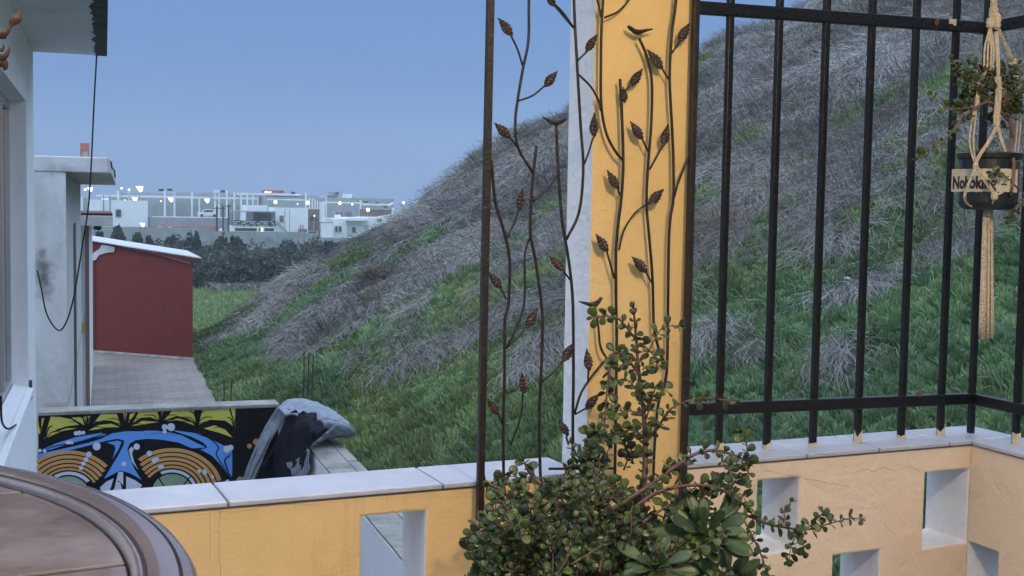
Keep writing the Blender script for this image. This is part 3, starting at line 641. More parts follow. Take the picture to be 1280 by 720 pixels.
for o_ in (-2.6, 0, 2.6): cord([(1243+o_, -330, .0), (1244+o_*1.2, -120, 0), (1243+o_, -20, .004*o_), (1242+o_, 12, 0)], .0034)
ctop = hp(1243, -330); cord([(1243, -330, 0), (1243, -345, 0)], .004)
knot(1242, 16, 0, .011, .016); knot(1238, 29, -.012, .010, .013); knot(1246, 27, -.004, .010, .020)
for j, (x1, dx) in enumerate(((1230, -5), (1234, -1), (1238, 2), (1241, 4))): cord([(1237+.6*j, 36, -.015), (x1+1, 60, -.03), (x1, 88, -.04)], .0026)
for j in range(3): cord([(1247+j, 36, 0), (1254+1.5*j, 54, .02), (1264+1.2*j, 76, .04)], .0028)
for j in range(3): cord([(1244+j*1.3, 40, -.01), (1246+j*1.2, 70, -.04), (1247+j, 96, -.05)], .0028)
knot(1266, 79, .045, .010, .012)
cord([(1266, 80, .045), (1271, 110, .05), (1272, 150, .05), (1266, 205, .05), (1252, 250, .03)]); cord([(1268, 80, .045), (1274, 110, .05), (1276, 150, .05), (1270, 205, .05), (1256, 250, .03)])
for o_ in (0, 3.0): cord([(1230+o_, 88, -.04), (1223+o_, 105, -.04), (1220+o_, 128, -.04), (1216+o_*1.2, 145, -.04), (1212+o_*1.6, 178, -.05), (1219+o_*.3, 207, -.064)])
knot(1221, 128, -.04, .006, .016); knot(1217, 141, -.04, .006, .014)
for o_ in (-2.2, 0.6, 2.8): cord([(1247+o_, 96, -.05), (1248+o_, 115, -.05), (1246+o_, 140, -.05), (1245+o_, 157, -.055)], .0031)
knot(1247, 146, -.05, .0066, .022); knot(1246, 160, -.055, .006, .010)
for o_ in (0, 2.6): cord([(1244+o_, 160, -.055), (1234+o_, 178, -.06), (1222+o_, 196, -.066), (1219+o_*.4, 207, -.068)])
for o_ in (0, 1.8): cord([(1247+o_, 160, -.055), (1252+o_, 178, -.06), (1259+o_, 197, -.06), (1268, 214, -.03), (1272, 226, 0)])
knot(1219.5, 208, -.068, .0066, .008)
for o_ in (0, 2.4): cord([(1219, 209, -.068), (1211+o_*.5, 228, -.066), (1205+o_*.6, 246, -.05), (1212, 257, -.02), (1234, 262, 0)]); cord([(1220+o_, 209, -.068), (1230+o_, 226, -.073), (1241+o_, 242, -.075), (1240, 256, -.05), (1236, 262, 0)])
knot(1243, 245, -.076, .0085, .010)
for o_ in (0, 2): cord([(1243+o_, 244, -.076), (1252+o_, 240, -.07), (1266, 228, -.03)])
rp.build('cords', M['rope'], hg, smooth=True)
knot(1235, 263, 0, .010, .014)
ts = MB()
for j in range(70):
    a = random.uniform(0, 6.28); q = math.sqrt(random.random()); ox, oy = q*math.cos(a), q*math.sin(a)
    x0 = 1235+ox*4.6; x1 = 1232.5+ox*9.5; yb = 420+random.uniform(-3, 4)
    ts.tube(smooth_path([hp(x0, 262, oy*.008), hp(1234.5+ox*6.0, 280, oy*.010), hp(1234+ox*7.5+random.uniform(-.6, .6), 340, oy*.014), hp(x1, yb, oy*.018)], 3), .0027, 5)
ts.build('tassel', M['rope'], hg, smooth=True)

pot = thing('hanging_pot', 'small black pot with a torn paper label held by the macrame hanger', 'pot', (hc[0], hc[1], hc[2]-.06))
R0 = 30*ppm
mb = MB(); zt = (222-197)*ppm; zb = -(255-222)*ppm
mb.lathe((hc[0], hc[1], hc[2]), [(0, zb), (R0*.72, zb), (R0*.86, zb+.005), (R0*.97, zb+.018), (R0*.97, zt-.016), (R0*1.05, zt-.014), (R0*1.08, zt-.002), (R0*1.05, zt), (R0*.96, zt), (R0*.94, zt-.012), (0, zt-.012)], 40)
mb.build('pot_body', M['pot_black'], pot, smooth=False, bevel=.001)
mb = MB(); mb.lathe((hc[0], hc[1], hc[2]), [(0, zt-.004), (R0*.93, zt-.008)], 30); mb.build('soil', M['soil'], pot)
vdir = np.array([-hc[0], -hc[1]]); vdir /= np.linalg.norm(vdir); a_cam = math.atan2(vdir[1], vdir[0])
RLb = R0*1.0+.0012; flap = 0.048; a_leave = a_cam - math.radians(42)      # going left = clockwise seen from above
def lab_pos(s, off=0.0):      # arc length s from the loose left end
    if s < flap:
        rx = math.cos(a_leave); ry = math.sin(a_leave); tx, ty = math.sin(a_leave), -math.cos(a_leave)
        return hc[0]+rx*(RLb+off)+tx*(flap-s), hc[1]+ry*(RLb+off)+ty*(flap-s)
    a = a_leave + (s-flap)/RLb
    return hc[0]+math.cos(a)*(RLb+off), hc[1]+math.sin(a)*(RLb+off)
lt, lb = (222-214)*ppm, -(238-222)*ppm + .002
LS = flap + RLb*math.radians(42+62)
mb = MB(); nS = 40; vs = []; fs = []
for i in range(nS+1):
    s = LS*i/nS; x, y = lab_pos(s); ex = random.uniform(-.0012, .0012); vs += [(x, y, hc[2]+lb+ex), (x, y, hc[2]+lt+ex*.5)]
    if i: fs.append((2*i-2, 2*i, 2*i+1, 2*i-1))
mb.add(vs, fs); lbo = mb.build('label', M['label'], pot)
sl = lbo.modifiers.new('solid', 'SOLIDIFY'); sl.thickness = .0006; sl.offset = 0
def text_mesh(body, size):
    c = D.curves.new('lettering', 'FONT'); c.body = body; c.size = size; c.resolution_u = 3; c.offset = .042
    o = D.objects.new('lettering', c); COL.objects.link(o); bpy.context.view_layer.update()
    dg = bpy.context.evaluated_depsgraph_get(); me = D.meshes.new_from_object(o.evaluated_get(dg)); D.objects.remove(o)
    vs = [v.co.copy() for v in me.vertices]; fs = [tuple(p.vertices) for p in me.polygons]; D.meshes.remove(me); return vs, fs
vs, fs = text_mesh('Nohoking', 1.0); w0 = max(v.x for v in vs); h0 = 0.7
hgt = 0.0285; wid = LS*0.64; mb = MB(); V3 = []
for v in vs:
    s = .004 + v.x/w0*wid; x, y = lab_pos(s, .0009); V3.append((x, y, hc[2]+lb+.0085+v.y/h0*hgt))
mb.add(V3, fs)
def strip(s0, s1, z0, z1):
    q = [];
    for s in np.linspace(s0, s1, 5): x, y = lab_pos(s, .0009); q += [(x, y, hc[2]+z0), (x, y, hc[2]+z1)]
    mb.add(q, [(2*i, 2*i+2, 2*i+3, 2*i+1) for i in range(4)])
strip(LS*.72, LS*.80, lb+.016, lb+.0195)
for k in range(14):      # small looped mark
    a0, a1 = 2*math.pi*k/14, 2*math.pi*(k+1)/14; q = []
    for a, r_ in ((a0, 1), (a1, 1), (a1, .72), (a0, .72)):
        x, y = lab_pos(LS*.885+math.cos(a)*r_*.006, .0009); q.append((x, y, hc[2]+lb+.027+math.sin(a)*r_*.0085))
    mb.add(q, [(0, 1, 2, 3)])
strip(LS*.86, LS*.875, lb+.022, lb+.026); strip(LS*.88, LS*.905, lb+.026, lb+.0275)
mb.build('lettering', M['ink'], lbo)

hj = thing('jade_plant', 'straggly jade plant with woody bare branches growing in the hanging black pot', 'potted plant', (hc[0], hc[1], hc[2]+zt-.01))
s2 = Succulent(0.0195)
def hb(pts, r0, r1, st=.2, pit=.0125, dense=.85): s2.twig([hp(*p) for p in pts], r0, r1, pitch=pit, start=st, dense=dense)
hb([(1246, 200, .0), (1258, 186, -.01), (1266, 172, -.01), (1262, 150, -.02), (1250, 120, -.02), (1240, 104, -.03), (1228, 88, -.03), (1212, 78, -.03)], .0075, .002, .55)
hb([(1232, 92, -.03), (1215, 98, -.03), (1202, 90, -.03), (1190, 74, -.02)], .002, .001, .1)
hb([(1238, 102, -.03), (1222, 106, -.03), (1208, 98, -.03)], .002, .001, .1)
hb([(1245, 200, .0), (1228, 188, .0), (1215, 190, .01)], .004, .002, 1, dense=0)
hb([(1260, 150, -.02), (1238, 128, -.04), (1218, 136, -.05), (1200, 152, -.06), (1184, 172, -.07), (1166, 188, -.08), (1146, 198, -.08)], .0042, .0014, .42, pit=.016)
hb([(1218, 134, -.05), (1198, 136, -.05), (1184, 134, -.05), (1172, 126, -.05), (1165, 118, -.05)], .0022, .001, .35, pit=.02)
hb([(1256, 135, -.02), (1268, 118, -.02), (1276, 95, -.02), (1292, 80, -.02)], .004, .0015, .2)
hb([(1268, 118, -.02), (1256, 100, -.04), (1262, 86, -.05)], .002, .001, .2)
hb([(1262, 150, -.01), (1274, 140, -.01), (1290, 128, .0)], .003, .0015, .1)
hb([(1262, 160, -.01), (1246, 158, .02), (1236, 150, .03)], .002, .001, .1)
hb([(1258, 186, -.06), (1266, 198, -.07), (1267, 220, -.075), (1264, 240, -.075)], .006, .0035, 1, dense=0)
hb([(1266, 205, -.07), (1280, 196, -.05), (1296, 190, -.04)], .003, .0015, .6)
hb([(1262, 225, -.075), (1250, 216, -.09), (1240, 216, -.09)], .0016, .001, .3)
hb([(1267, 230, -.075), (1280, 244, -.06), (1272, 262, -.06), (1262, 274, -.06)], .002, .001, .5)
hb([(1280, 244, -.06), (1292, 232, -.05), (1300, 240, -.05)], .002, .001, .4)
for k in range(30):
    x, y = random.uniform(1192, 1290), random.uniform(78, 140)
    hb([(1250+random.uniform(-8, 8), 130, -.02), ((1250+x)/2, (130+y)/2-4, -.02+random.uniform(-.04, .04)), (x, y, random.uniform(-.06, .04))], .0018, .001, .5)
s2.build(hj, M['jade_leaf'], M['jade_bark'])

# dried pods hanging at the left edge
dp = thing('dried_pod_garland', 'dried rust brown seed pods hanging on a cord beside the white house', 'ornament', atY(-6, 40, 1.9))
def dpp(x, y, dy=0): return atY(x, y, 1.9+dy)
mb = MB(); mb.tube([dpp(-6, -120), dpp(-5, 0), dpp(-4, 110)], .0025, 6); mb.build('cord', M['cable'], dp)
for pts in ([(-4, 46, 0, 1.5), (3, 43, -.01, 5), (8, 40, -.01, 3.5), (13, 33, -.01, 2.2), (16, 28, -.01, 4.5), (21, 23, -.01, 6.0), (23, 18, -.01, 3.2), (22, 8, -.01, .6)],
            [(-4, 66, 0, 2), (3, 78, 0, 6), (6, 84, 0, 4), (5, 88, 0, .7)], [(0, 74, 0, 4), (7, 70, -.01, 3), (11, 63, -.01, 1.7), (12, 57, -.01, .5)],
            [(-3, 62, 0, 3), (3, 62, 0, 2.2), (5, 55, 0, .5)], [(2, 46, 0, 3), (8, 48, -.01, .5)]):
    P = smooth_path([dpp(x, y, d) for x, y, d, r in pts], 4); R = smooth_path([np.array([r]) for *_, r in pts], 4)
    MB().tube(P, [max(.4, float(r[0]))*.00125 for r in R], 9).build('seed_pod', M['dead_leaf'], dp, smooth=True)
# ================================================================== NEIGHBOURING HOUSES
XW = -0.5; YE = 9.75; SOF = 2.232
hs = thing('white_house', 'white plastered house at the left edge with a deep roof slab and recessed window', 'house', (-2.5, 7, GZ))
mb = MB(); holed_wall(mb, np.array([XW, 4.2, 0]), np.array([0, 1.0, 0]), np.array([-1.0, 0, 0]), 0.30, 0.0, YE-4.2, GZ, SOF, [(1.5, 8.82-4.2, -0.16, 1.79)], 0, 0)
mb.box((-5, YE-0.12, GZ), (XW-.302, YE, SOF)); mb.box((-5, 4.2, GZ), (XW-.302, 4.4, SOF))
mb.build('wall', M['white'], hs, fix=True)
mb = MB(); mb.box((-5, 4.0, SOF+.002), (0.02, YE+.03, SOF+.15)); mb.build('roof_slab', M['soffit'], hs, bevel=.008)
pe = MB(); n = 120
edge = [(-0.065+.035*mnoise.noise((i*.23, 0, 3))+.02*mnoise.noise((i*.7, 4, 3)), YE+.028-(YE-4)*i/n) for i in range(n+1)]
vs = [(x, y, SOF-.0015) for x, y in edge] + [(0.022, y, SOF-.0015) for x, y in edge]
pe.add(vs, [(i, i+1, n+2+i, n+1+i) for i in range(n)]); pe.box((0.0225, 4.0, SOF-.002), (0.0245, YE+.03, SOF+.07)); pe.build('peeling_edge', M['peel'], hs)
# window in the recess
wf = MB(); fx = XW-.105; y0, y1, z0, z1 = 5.7, 8.82, -.16, 1.79
for a, b in (((y0, z0), (y1, z0+.06)), ((y0, z1-.06), (y1, z1)), ((y1-.06, z0+.06), (y1, z1-.06)), ((y0, z0+.06), (y0+.06, z1-.06)), ((7.2, z0+.06), (7.26, z1-.06)), ((8.2, z0+.06), (8.25, z1-.06))):
    wf.box((fx-.05, a[0], a[1]), (fx, b[0], b[1]))
wfo = wf.build('window_frame', M['alu'], hs, bevel=.004)
g = MB(); g.box((fx-.035, y0+.05, z0+.05), (fx-.027, y1-.05, z1-.05)); g.build('pane', M['glass'], wfo)
sl = MB(); sl.prism([(XW-.10, y0, z0+.022), (XW+.03, y0, z0-.012), (XW+.03, y0, z0-.05), (XW-.10, y0, z0-.05)], (0, y1+.03-y0, 0)); sl.build('window_sill', M['white'], hs, bevel=.005)
cb = MB(); wx = lambda x, y: atP(x, y, np.array([XW+.012, 0, 0]), np.array([1.0, 0, 0]))
cb.tube(smooth_path([wx(*p) for p in ((38.5, 486), (39.5, 497), (36.5, 501), (35, 497), (33.5, 503), (31, 517), (22, 529), (11, 536), (4, 531), (1.5, 520), (1, 495))], 4), .006, 5); cb.build('loose_wire', M['cable'], hs)
bx = MB(); p = wx(38.5, 488); bx.box((XW+.001, p[1]-.02, p[2]-.05), (XW+.02, p[1]+.02, p[2]+.07)); bx.build('wire_clamp', M['far_dark'], hs)

cbl = MB(); cbl.tube(smooth_path([atY(x, y, 9.72) for x, y in ((121.5, 30), (121, 64), (117.5, 130), (113.5, 215), (110, 262), (104, 300), (98.5, 335), (92, 372), (84, 400), (75, 413), (65, 405), (57, 388), (52, 362), (46.5, 338))], 5), .0062, 6)
cbl.build('hanging_cable', M['cable'], label='thin black cable sagging from the white house roof edge back to its corner', cat='cable')

# mural wall, side wall
GT = -0.56
mw = thing('mural_wall', 'low wall painted with a colourful mural of blue arches and orange striped rings', 'wall', (0.4, 10.1, GZ))
mb = MB(); mb.box((XW+.0, 10.0, GZ), (1.60, 10.2, GT)); mb.build('wall_body', M['black_paint'], mw)
mb = MB(); mb.box((XW, 9.985, GT+.001), (1.37, 10.22, GT+.030)); mb.build('coping', M['concrete'], mw, bevel=.006)
MU = MB(); lay = [0]
def mp(x, y):
    d = ray(x, y); p = O + d*((9.9985-lay[0]*.0012)/d[1]); return p
mats_m = ['m_yellow', 'm_blue', 'm_orange', 'm_pale', 'm_green', 'black_paint']; mid = {m: i for i, m in enumerate(mats_m)}
def poly(pts, m, sm=0):
    P = [np.array(p, float) for p in pts]
    if sm: P = smooth_path(P + [P[0]], sm)[:-1]
    if m == 'm_yellow':
        cc_ = sum(P)/len(P); P = [cc_+(p-cc_)*np.array([1.07, 1.14]) for p in P]
    lay[0] += .03; MU.add([mp(*p) for p in P], [tuple(range(len(P)-1, -1, -1))], mid[m])
def line(pts, w, m='black_paint', k=5, taper=True):
    w *= .5; P = smooth_path([np.array(p, float) for p in pts], k); n = len(P); L_ = []; R_ = []
    for i, p in enumerate(P):
        t = P[min(i+1, n-1)]-P[max(i-1, 0)]; t /= max(np.linalg.norm(t), 1e-6); q = np.array([-t[1], t[0]])*w/2*((.35+.65*math.sin(math.pi*(i+.6)/(n+.2))) if taper else 1)
        L_.append(p+q); R_.append(p-q)
    lay[0] += .012; MU.add([mp(*p) for p in L_] + [mp(*p) for p in R_], [(i, i+1, n+i+1, n+i) for i in range(n-1)], mid[m])
z2 = lambda x, y: (40+x/6, 500+y/6); z3 = lambda x, y: (180+x/5.54, 490+y/5.54)
def Q2(*a): return [z2(*p) for p in a]
def Q3(*a): return [z3(*p) for p in a]
lay[0] = 1      # yellow fans
poly(Q2((100, 280), (145, 132), (215, 135), (290, 150), (345, 185), (260, 195), (190, 215)), 'm_yellow')
poly(Q2((100, 285), (160, 245), (260, 215), (330, 215), (220, 235)), 'm_yellow')
poly(Q2((20, 160), (45, 150), (62, 240), (50, 250)), 'm_yellow'); poly(Q2((66, 230), (74, 142), (92, 140)), 'm_yellow')
poly(Q2((300, 135), (375, 130), (398, 190)), 'm_yellow'); poly(Q2((385, 130), (408, 125), (408, 185)), 'm_yellow'); poly(Q2((418, 180), (420, 125), (442, 124)), 'm_yellow')
poly(Q2((470, 168), (520, 112), (632, 110), (658, 185), (600, 155), (540, 150)), 'm_yellow'); poly(Q2((432, 225), (500, 190), (590, 180), (650, 203), (560, 205), (490, 218)), 'm_yellow')
poly(Q2((680, 100), (712, 100), (698, 180)), 'm_yellow'); poly(Q2((725, 165), (735, 105), (775, 100)), 'm_yellow')
poly(Q2((765, 165), (805, 96), (945, 86), (945, 148), (880, 128), (820, 132)), 'm_yellow'); poly(Q2((755, 192), (830, 158), (945, 165), (880, 175), (820, 185)), 'm_yellow')
poly(Q3((118, 185), (122, 140), (135, 138)), 'm_yellow')
poly(Q3((148, 192), (200, 132), (340, 126), (352, 208), (300, 180), (230, 165)), 'm_yellow'); poly(Q3((160, 200), (240, 185), (330, 210), (345, 228), (260, 200)), 'm_yellow')
poly(Q3((388, 222), (412, 122), (578, 112), (625, 240), (560, 196), (460, 190)), 'm_yellow'); poly(Q3((420, 255), (490, 235), (560, 262), (608, 310), (520, 280)), 'm_yellow'); poly(Q3((600, 112), (630, 112), (632, 225)), 'm_yellow')
lay[0] = 2      # blue arch
poly(Q2((25, 395), (180, 325), (330, 278), (520, 246), (560, 260), (430, 292), (300, 322), (140, 372), (60, 385)), 'm_blue')
poly(Q2((25, 412), (110, 392), (300, 350), (420, 322), (520, 290), (600, 250), (700, 235), (830, 235), (900, 238), (960, 245), (960, 290), (850, 292), (780, 300), (735, 325), (715, 370), (735, 440), (770, 520), (822, 600), (740, 552), (665, 528), (600, 560), (540, 592), (590, 510), (650, 410), (690, 330), (690, 302), (640, 290), (560, 305), (440, 338), (300, 372), (150, 410), (25, 438)), 'm_blue')
poly(Q2((560, 318), (640, 305), (672, 312), (650, 370), (605, 440), (625, 370), (620, 340)), 'm_blue')
poly(Q3((0, 268), (80, 268), (180, 280), (260, 300), (340, 340), (430, 385), (330, 390), (240, 350), (120, 330), (0, 322)), 'm_blue')
poly(Q3((190, 262), (280, 275), (380, 288), (470, 330), (560, 375), (610, 402), (610, 450), (590, 440), (560, 470), (580, 540), (604, 600), (540, 515), (470, 440), (390, 398), (438, 385), (410, 350), (330, 310), (250, 285)), 'm_blue')
poly(Q3((565, 470), (612, 430), (610, 590), (590, 560)), 'm_blue')
lay[0] = 3      # orange ring stripes
def ring(cx, cy, r0, r1, a0, a1, m, ex=1.2):
    A = np.linspace(math.radians(a0), math.radians(a1), 22)
    o_ = [(cx+math.cos(a)*r1*ex, cy-math.sin(a)*r1) for a in A]; lay[0] += .03; i_ = [(cx+math.cos(a)*r0*ex, cy-math.sin(a)*r0) for a in A]; n = len(A)
    MU.add([mp(*p) for p in o_+i_], [(i, i+1, n+i+1, n+i) for i in range(n-1)], mid[m])
RC_ = (215, 613); LC_ = (86, 616)
for r0, r1, a0, a1 in ((48.5, 53, 14, 132), (43, 47, 11, 136), (37.6, 41.4, 8, 140), (32.6, 36, 5, 143), (28, 31, 3, 146)): ring(*RC_, r0, r1, a0, a1, 'm_orange')
ring(*RC_, 22.5, 26, 10, 118, 'm_pale'); ring(*RC_, 0.1, 20.5, 0, 180, 'm_green')
for r0, r1, a0, a1 in ((48.5, 53, 40, 172), (43, 47, 36, 172), (37.6, 41.4, 32, 172), (32.6, 36, 29, 172), (28.5, 31, 26, 172)): ring(*LC_, r0, r1, a0, a1, 'm_orange')
ring(*LC_, 22.5, 26.5, 35, 125, 'm_pale'); ring(*LC_, 0.1, 20.5, 0, 180, 'm_green')
poly(Q2((510, 655), (560, 610), (612, 588), (580, 692), (520, 700)), 'm_pale'); poly(Q2((706, 572), (770, 600), (826, 638), (790, 690), (706, 692)), 'm_pale'); poly(Q2((648, 540), (684, 540), (684, 640), (650, 602), (620, 650)), 'm_pale')
poly(Q2((602, 690), (640, 615), (660, 615), (682, 690)), 'm_pale')
poly(Q2((725, 375), (745, 350), (765, 365), (750, 400), (765, 460), (798, 528), (745, 455)), 'm_pale')
lay[0] = 4
line(Q2((60, 385), (180, 345), (330, 320), (450, 285), (560, 245)), 3.2); line(Q3((0, 300), (100, 285), (230, 300)), 0.8)
line(Q3((150, 270), (250, 290), (350, 325), (432, 378), (385, 392)), 3.0); line(Q3((360, 288), (450, 320), (515, 380), (500, 430), (540, 500), (600, 590)), 3.2); line(Q3((612, 425), (560, 465), (570, 520), (605, 600)), 2.6)
line(Q3((40, 690), (115, 585), (150, 690)), 0.1); line(Q3((100, 590), (145, 665)), 3.2, taper=False); line(Q3((325, 580), (265, 655)), 3.2, taper=False)
for a in ((150, 200, 235, 190, 320, 210),): pass
for cx, cy in ((57, 549), (107.5, 537), (155.5, 533), (201, 528.5), (246.5, 531), (293, 538)):
    for dx, dy, w in ((-27, -6, 2.0), (-22, -12, 2.2), (-9, -18, 3.2), (-3.5, -20, 1.6), (2.5, -20, 2.0), (9, -18, 3.4), (20, -12, 2.2), (27, -5, 2.0)):
        if cx+dx > 296 or cx+dx < 42: continue
        line([(cx, cy), (cx+dx*.4, cy+dy*.75), (cx+dx, cy+dy+abs(dx)*.12)], w)
lay[0] = 5
for x, y, r in [z2(60, 380)+(2.2,), z2(95, 383)+(2.2,), z2(282, 318)+(2.4,), z2(265, 320)+(2.2,), z2(300, 320)+(2,), z2(330, 250)+(2.8,), z2(355, 247)+(3,), z2(385, 245)+(2.4,), z2(485, 348)+(5,), z2(427, 408)+(3.6,), z2(406, 447)+(3,), z2(385, 477)+(2.7,), z2(368, 510)+(2.7,),
                z2(785, 350)+(4,), z2(690, 480)+(3,), z2(880, 400)+(3.4,), z2(915, 458)+(3,), z2(935, 447)+(2.6,), z2(665, 552)+(2.6,), z3(143, 243)+(3.6,), z3(187, 243)+(5,), z3(143, 275)+(2.6,), z3(70, 474)+(3,), z3(90, 466)+(2.6,), z3(110, 520)+(2.4,), z3(125, 515)+(2.4,), z3(382, 548)+(2.4,), z3(422, 560)+(2.8,), z3(420, 548)+(2.4,), z3(472, 588)+(2.6,), z3(575, 395)+(4.6,), z3(600, 385)+(3.6,), z3(578, 620)+(2.6,)]:
    poly([(x+r*math.cos(a), y+r*math.sin(a)) for a in np.linspace(0, 6.283, 15)[:-1]], 'm_pale')
for x, y, r in [z3(730, 375)+(3,), z3(778, 345)+(4.2,)]: poly([(x+r*math.cos(a), y+r*math.sin(a)) for a in np.linspace(0, 6.283, 15)[:-1]], 'm_orange')
poly(Q3((640, 600), (660, 585), (690, 590), (690, 612), (640, 614)), 'm_green')
MU.build('mural', [M[m] for m in mats_m], mw)

sw = thing('side_wall', 'white side wall with weathered grey concrete cap running from the mural to the parapet', 'wall', (1.48, 6.5, GZ))
mb = MB(); mb.box((1.362, 2.75, GZ), (1.60, 9.995, -.612)); mb.build('wall_body', M['white'], sw)
mb = MB(); n = 40; lfx = [1.366+.004*mnoise.noise((i*.6, 1, 1)) for i in range(n+1)]
for i in range(n):
    ya, yb = 2.76+(9.98-2.76)*i/n, 2.76+(9.98-2.76)*(i+1)/n
    za, zb = [.004*mnoise.noise((k*.5, 5, 1)) for k in (i, i+1)]
    mb.add([(lfx[i], ya, -.611), (1.535, ya, -.611), (1.535, yb, -.611), (lfx[i+1], yb, -.611), (lfx[i], ya, -.597+za), (1.535, ya, -.594+za), (1.535, yb, -.594+zb), (lfx[i+1], yb, -.597+zb)], [(4, 5, 6, 7), (0, 4, 7, 3), (1, 2, 6, 5)])
mb.box((1.548, 2.76, -.611), (1.615, 7.9, -.60)); mb.box((1.545, 7.93, -.611), (1.612, 9.98, -.597))
mb.build('concrete_cap', M['concrete'], sw)
mb = MB(); mb.box((XW, 2.7, GZ-.1), (1.362, 10.0, GZ)); mb.build('patio', M['concrete'], kind='structure')

# jacket thrown over the wall corner
jk = thing('draped_jacket', 'grey jacket with black lining thrown over the end of the mural wall', 'jacket', (1.5, 9.9, GT))
def cpt(x, y, q):
    if q < 0: return atZ(x, y, q)                       # lying on the wall: q is its height
    p = atY(x, y, q)
    if p[0] > 1.335: p = atP(x, y, np.array([1.335-.12*max(0, 9.9-q)*.25, 0, 0]), np.array([1.0, 0, 0]))      # hanging beside the side wall
    return p
def cloth(rows, name, m, th=.014, fold=.025, k=5, seed=0, dirn=(9, 5, 5)):
    R = [smooth_path([cpt(*p) for p in r], k*2) for r in rows]; n = len(R[0])
    cols = [smooth_path([R[i][j] for i in range(len(R))], 9) for j in range(n)]; m_ = len(cols[0]); vs = []; fs = []
    for j in range(n):
        for i in range(m_):
            p = cols[j][i]; rg = lambda q: 1-2.6*abs(mnoise.noise(q))
            w = rg((j*.045+seed, i*.17+.35*math.sin(j*.13+seed), seed*.7)) + .4*rg((j*.09+seed, i*.38, seed+4)) + .2*rg((p[0]*14, p[1]*9, p[2]*14))
            vs.append(p + np.array([w*.006, -w*fold*.8, w*fold*.6]))
    for j in range(n-1):
        for i in range(m_-1): fs.append((j*m_+i, (j+1)*m_+i, (j+1)*m_+i+1, j*m_+i+1))
    o = MB().add(vs, fs).build(name, m, jk, smooth=True)
    s_ = o.modifiers.new('thick', 'SOLIDIFY'); s_.thickness = th; s_.offset = 0
    s_ = o.modifiers.new('sub', 'SUBSURF'); s_.levels = 1; s_.render_levels = 1
    return o
cloth([[(301, 608, 9.93), (312, 575, 9.93), (326, 543, 9.93), (338, 522, 9.93), (346, 510, -.52)],
       [(309, 609, 9.86), (318, 580, 9.86), (331, 550, 9.86), (343, 529, 9.86), (353, 511, -.50)],
       [(317, 610, 9.84), (325, 584, 9.84), (337, 554, 9.84), (350, 532, 9.84), (362, 513, -.47)]], 'shell', M['cloth_grey'], .012, .028, 6, 1)
cloth([[(345, 512, -.53), (353, 505, -.52), (362, 502, -.51), (371, 501, -.51), (380, 503, -.52)],
       [(352, 520, -.50), (366, 513, -.47), (382, 509, -.45), (398, 510, -.46), (412, 516, -.50)],
       [(372, 524, -.47), (386, 519, -.44), (402, 519, -.42), (420, 524, -.44), (433, 532, -.50)],
       [(398, 536, -.49), (404, 533, -.46), (413, 531, -.44), (430, 535, -.46), (441, 542, -.53)],
       [(397, 549, -.56), (405, 546, -.52), (414, 543, -.50), (430, 543, -.50), (441, 546, -.56)],
       [(383, 562, -.575), (393, 557, -.575), (404, 553, -.575), (416, 550, -.575), (432, 550, -.58)]], 'hood', M['cloth_grey'], .016, .042, 6, 4)
cloth([[(311, 614, 9.78), (325, 587, 9.78), (342, 558, 9.78), (353, 534, 9.78), (361, 519, -.47)],
       [(335, 616, 9.70), (345, 588, 9.70), (353, 558, 9.70), (364, 534, 9.70), (375, 519, -.44)],
       [(355, 617, 9.45), (360, 592, 9.45), (367, 562, 9.45), (379, 538, 9.5), (390, 521, -.41)],
       [(368, 614, 9.35), (372, 592, 9.35), (376, 568, 9.35), (391, 547, -.48), (401, 531, -.42)],
       [(378, 608, 9.30), (379, 590, 9.30), (383, 566, 9.30), (399, 550, -.50), (409, 542, -.44)]], 'lining', M['cloth_dark'], .012, .06, 6, 9)
cloth([[(356, 580, 9.2), (366, 577, 9.2), (377, 570, 9.2), (384, 561, 9.2)], [(365, 592, 9.2), (372, 589, 9.2), (380, 581, 9.2), (385, 570, 9.2)], [(371, 609, 9.2), (376, 604, 9.2), (382, 598, 9.2), (386, 588, 9.2)]], 'cuff', M['cloth_grey'], .01, .02, 5, 6)

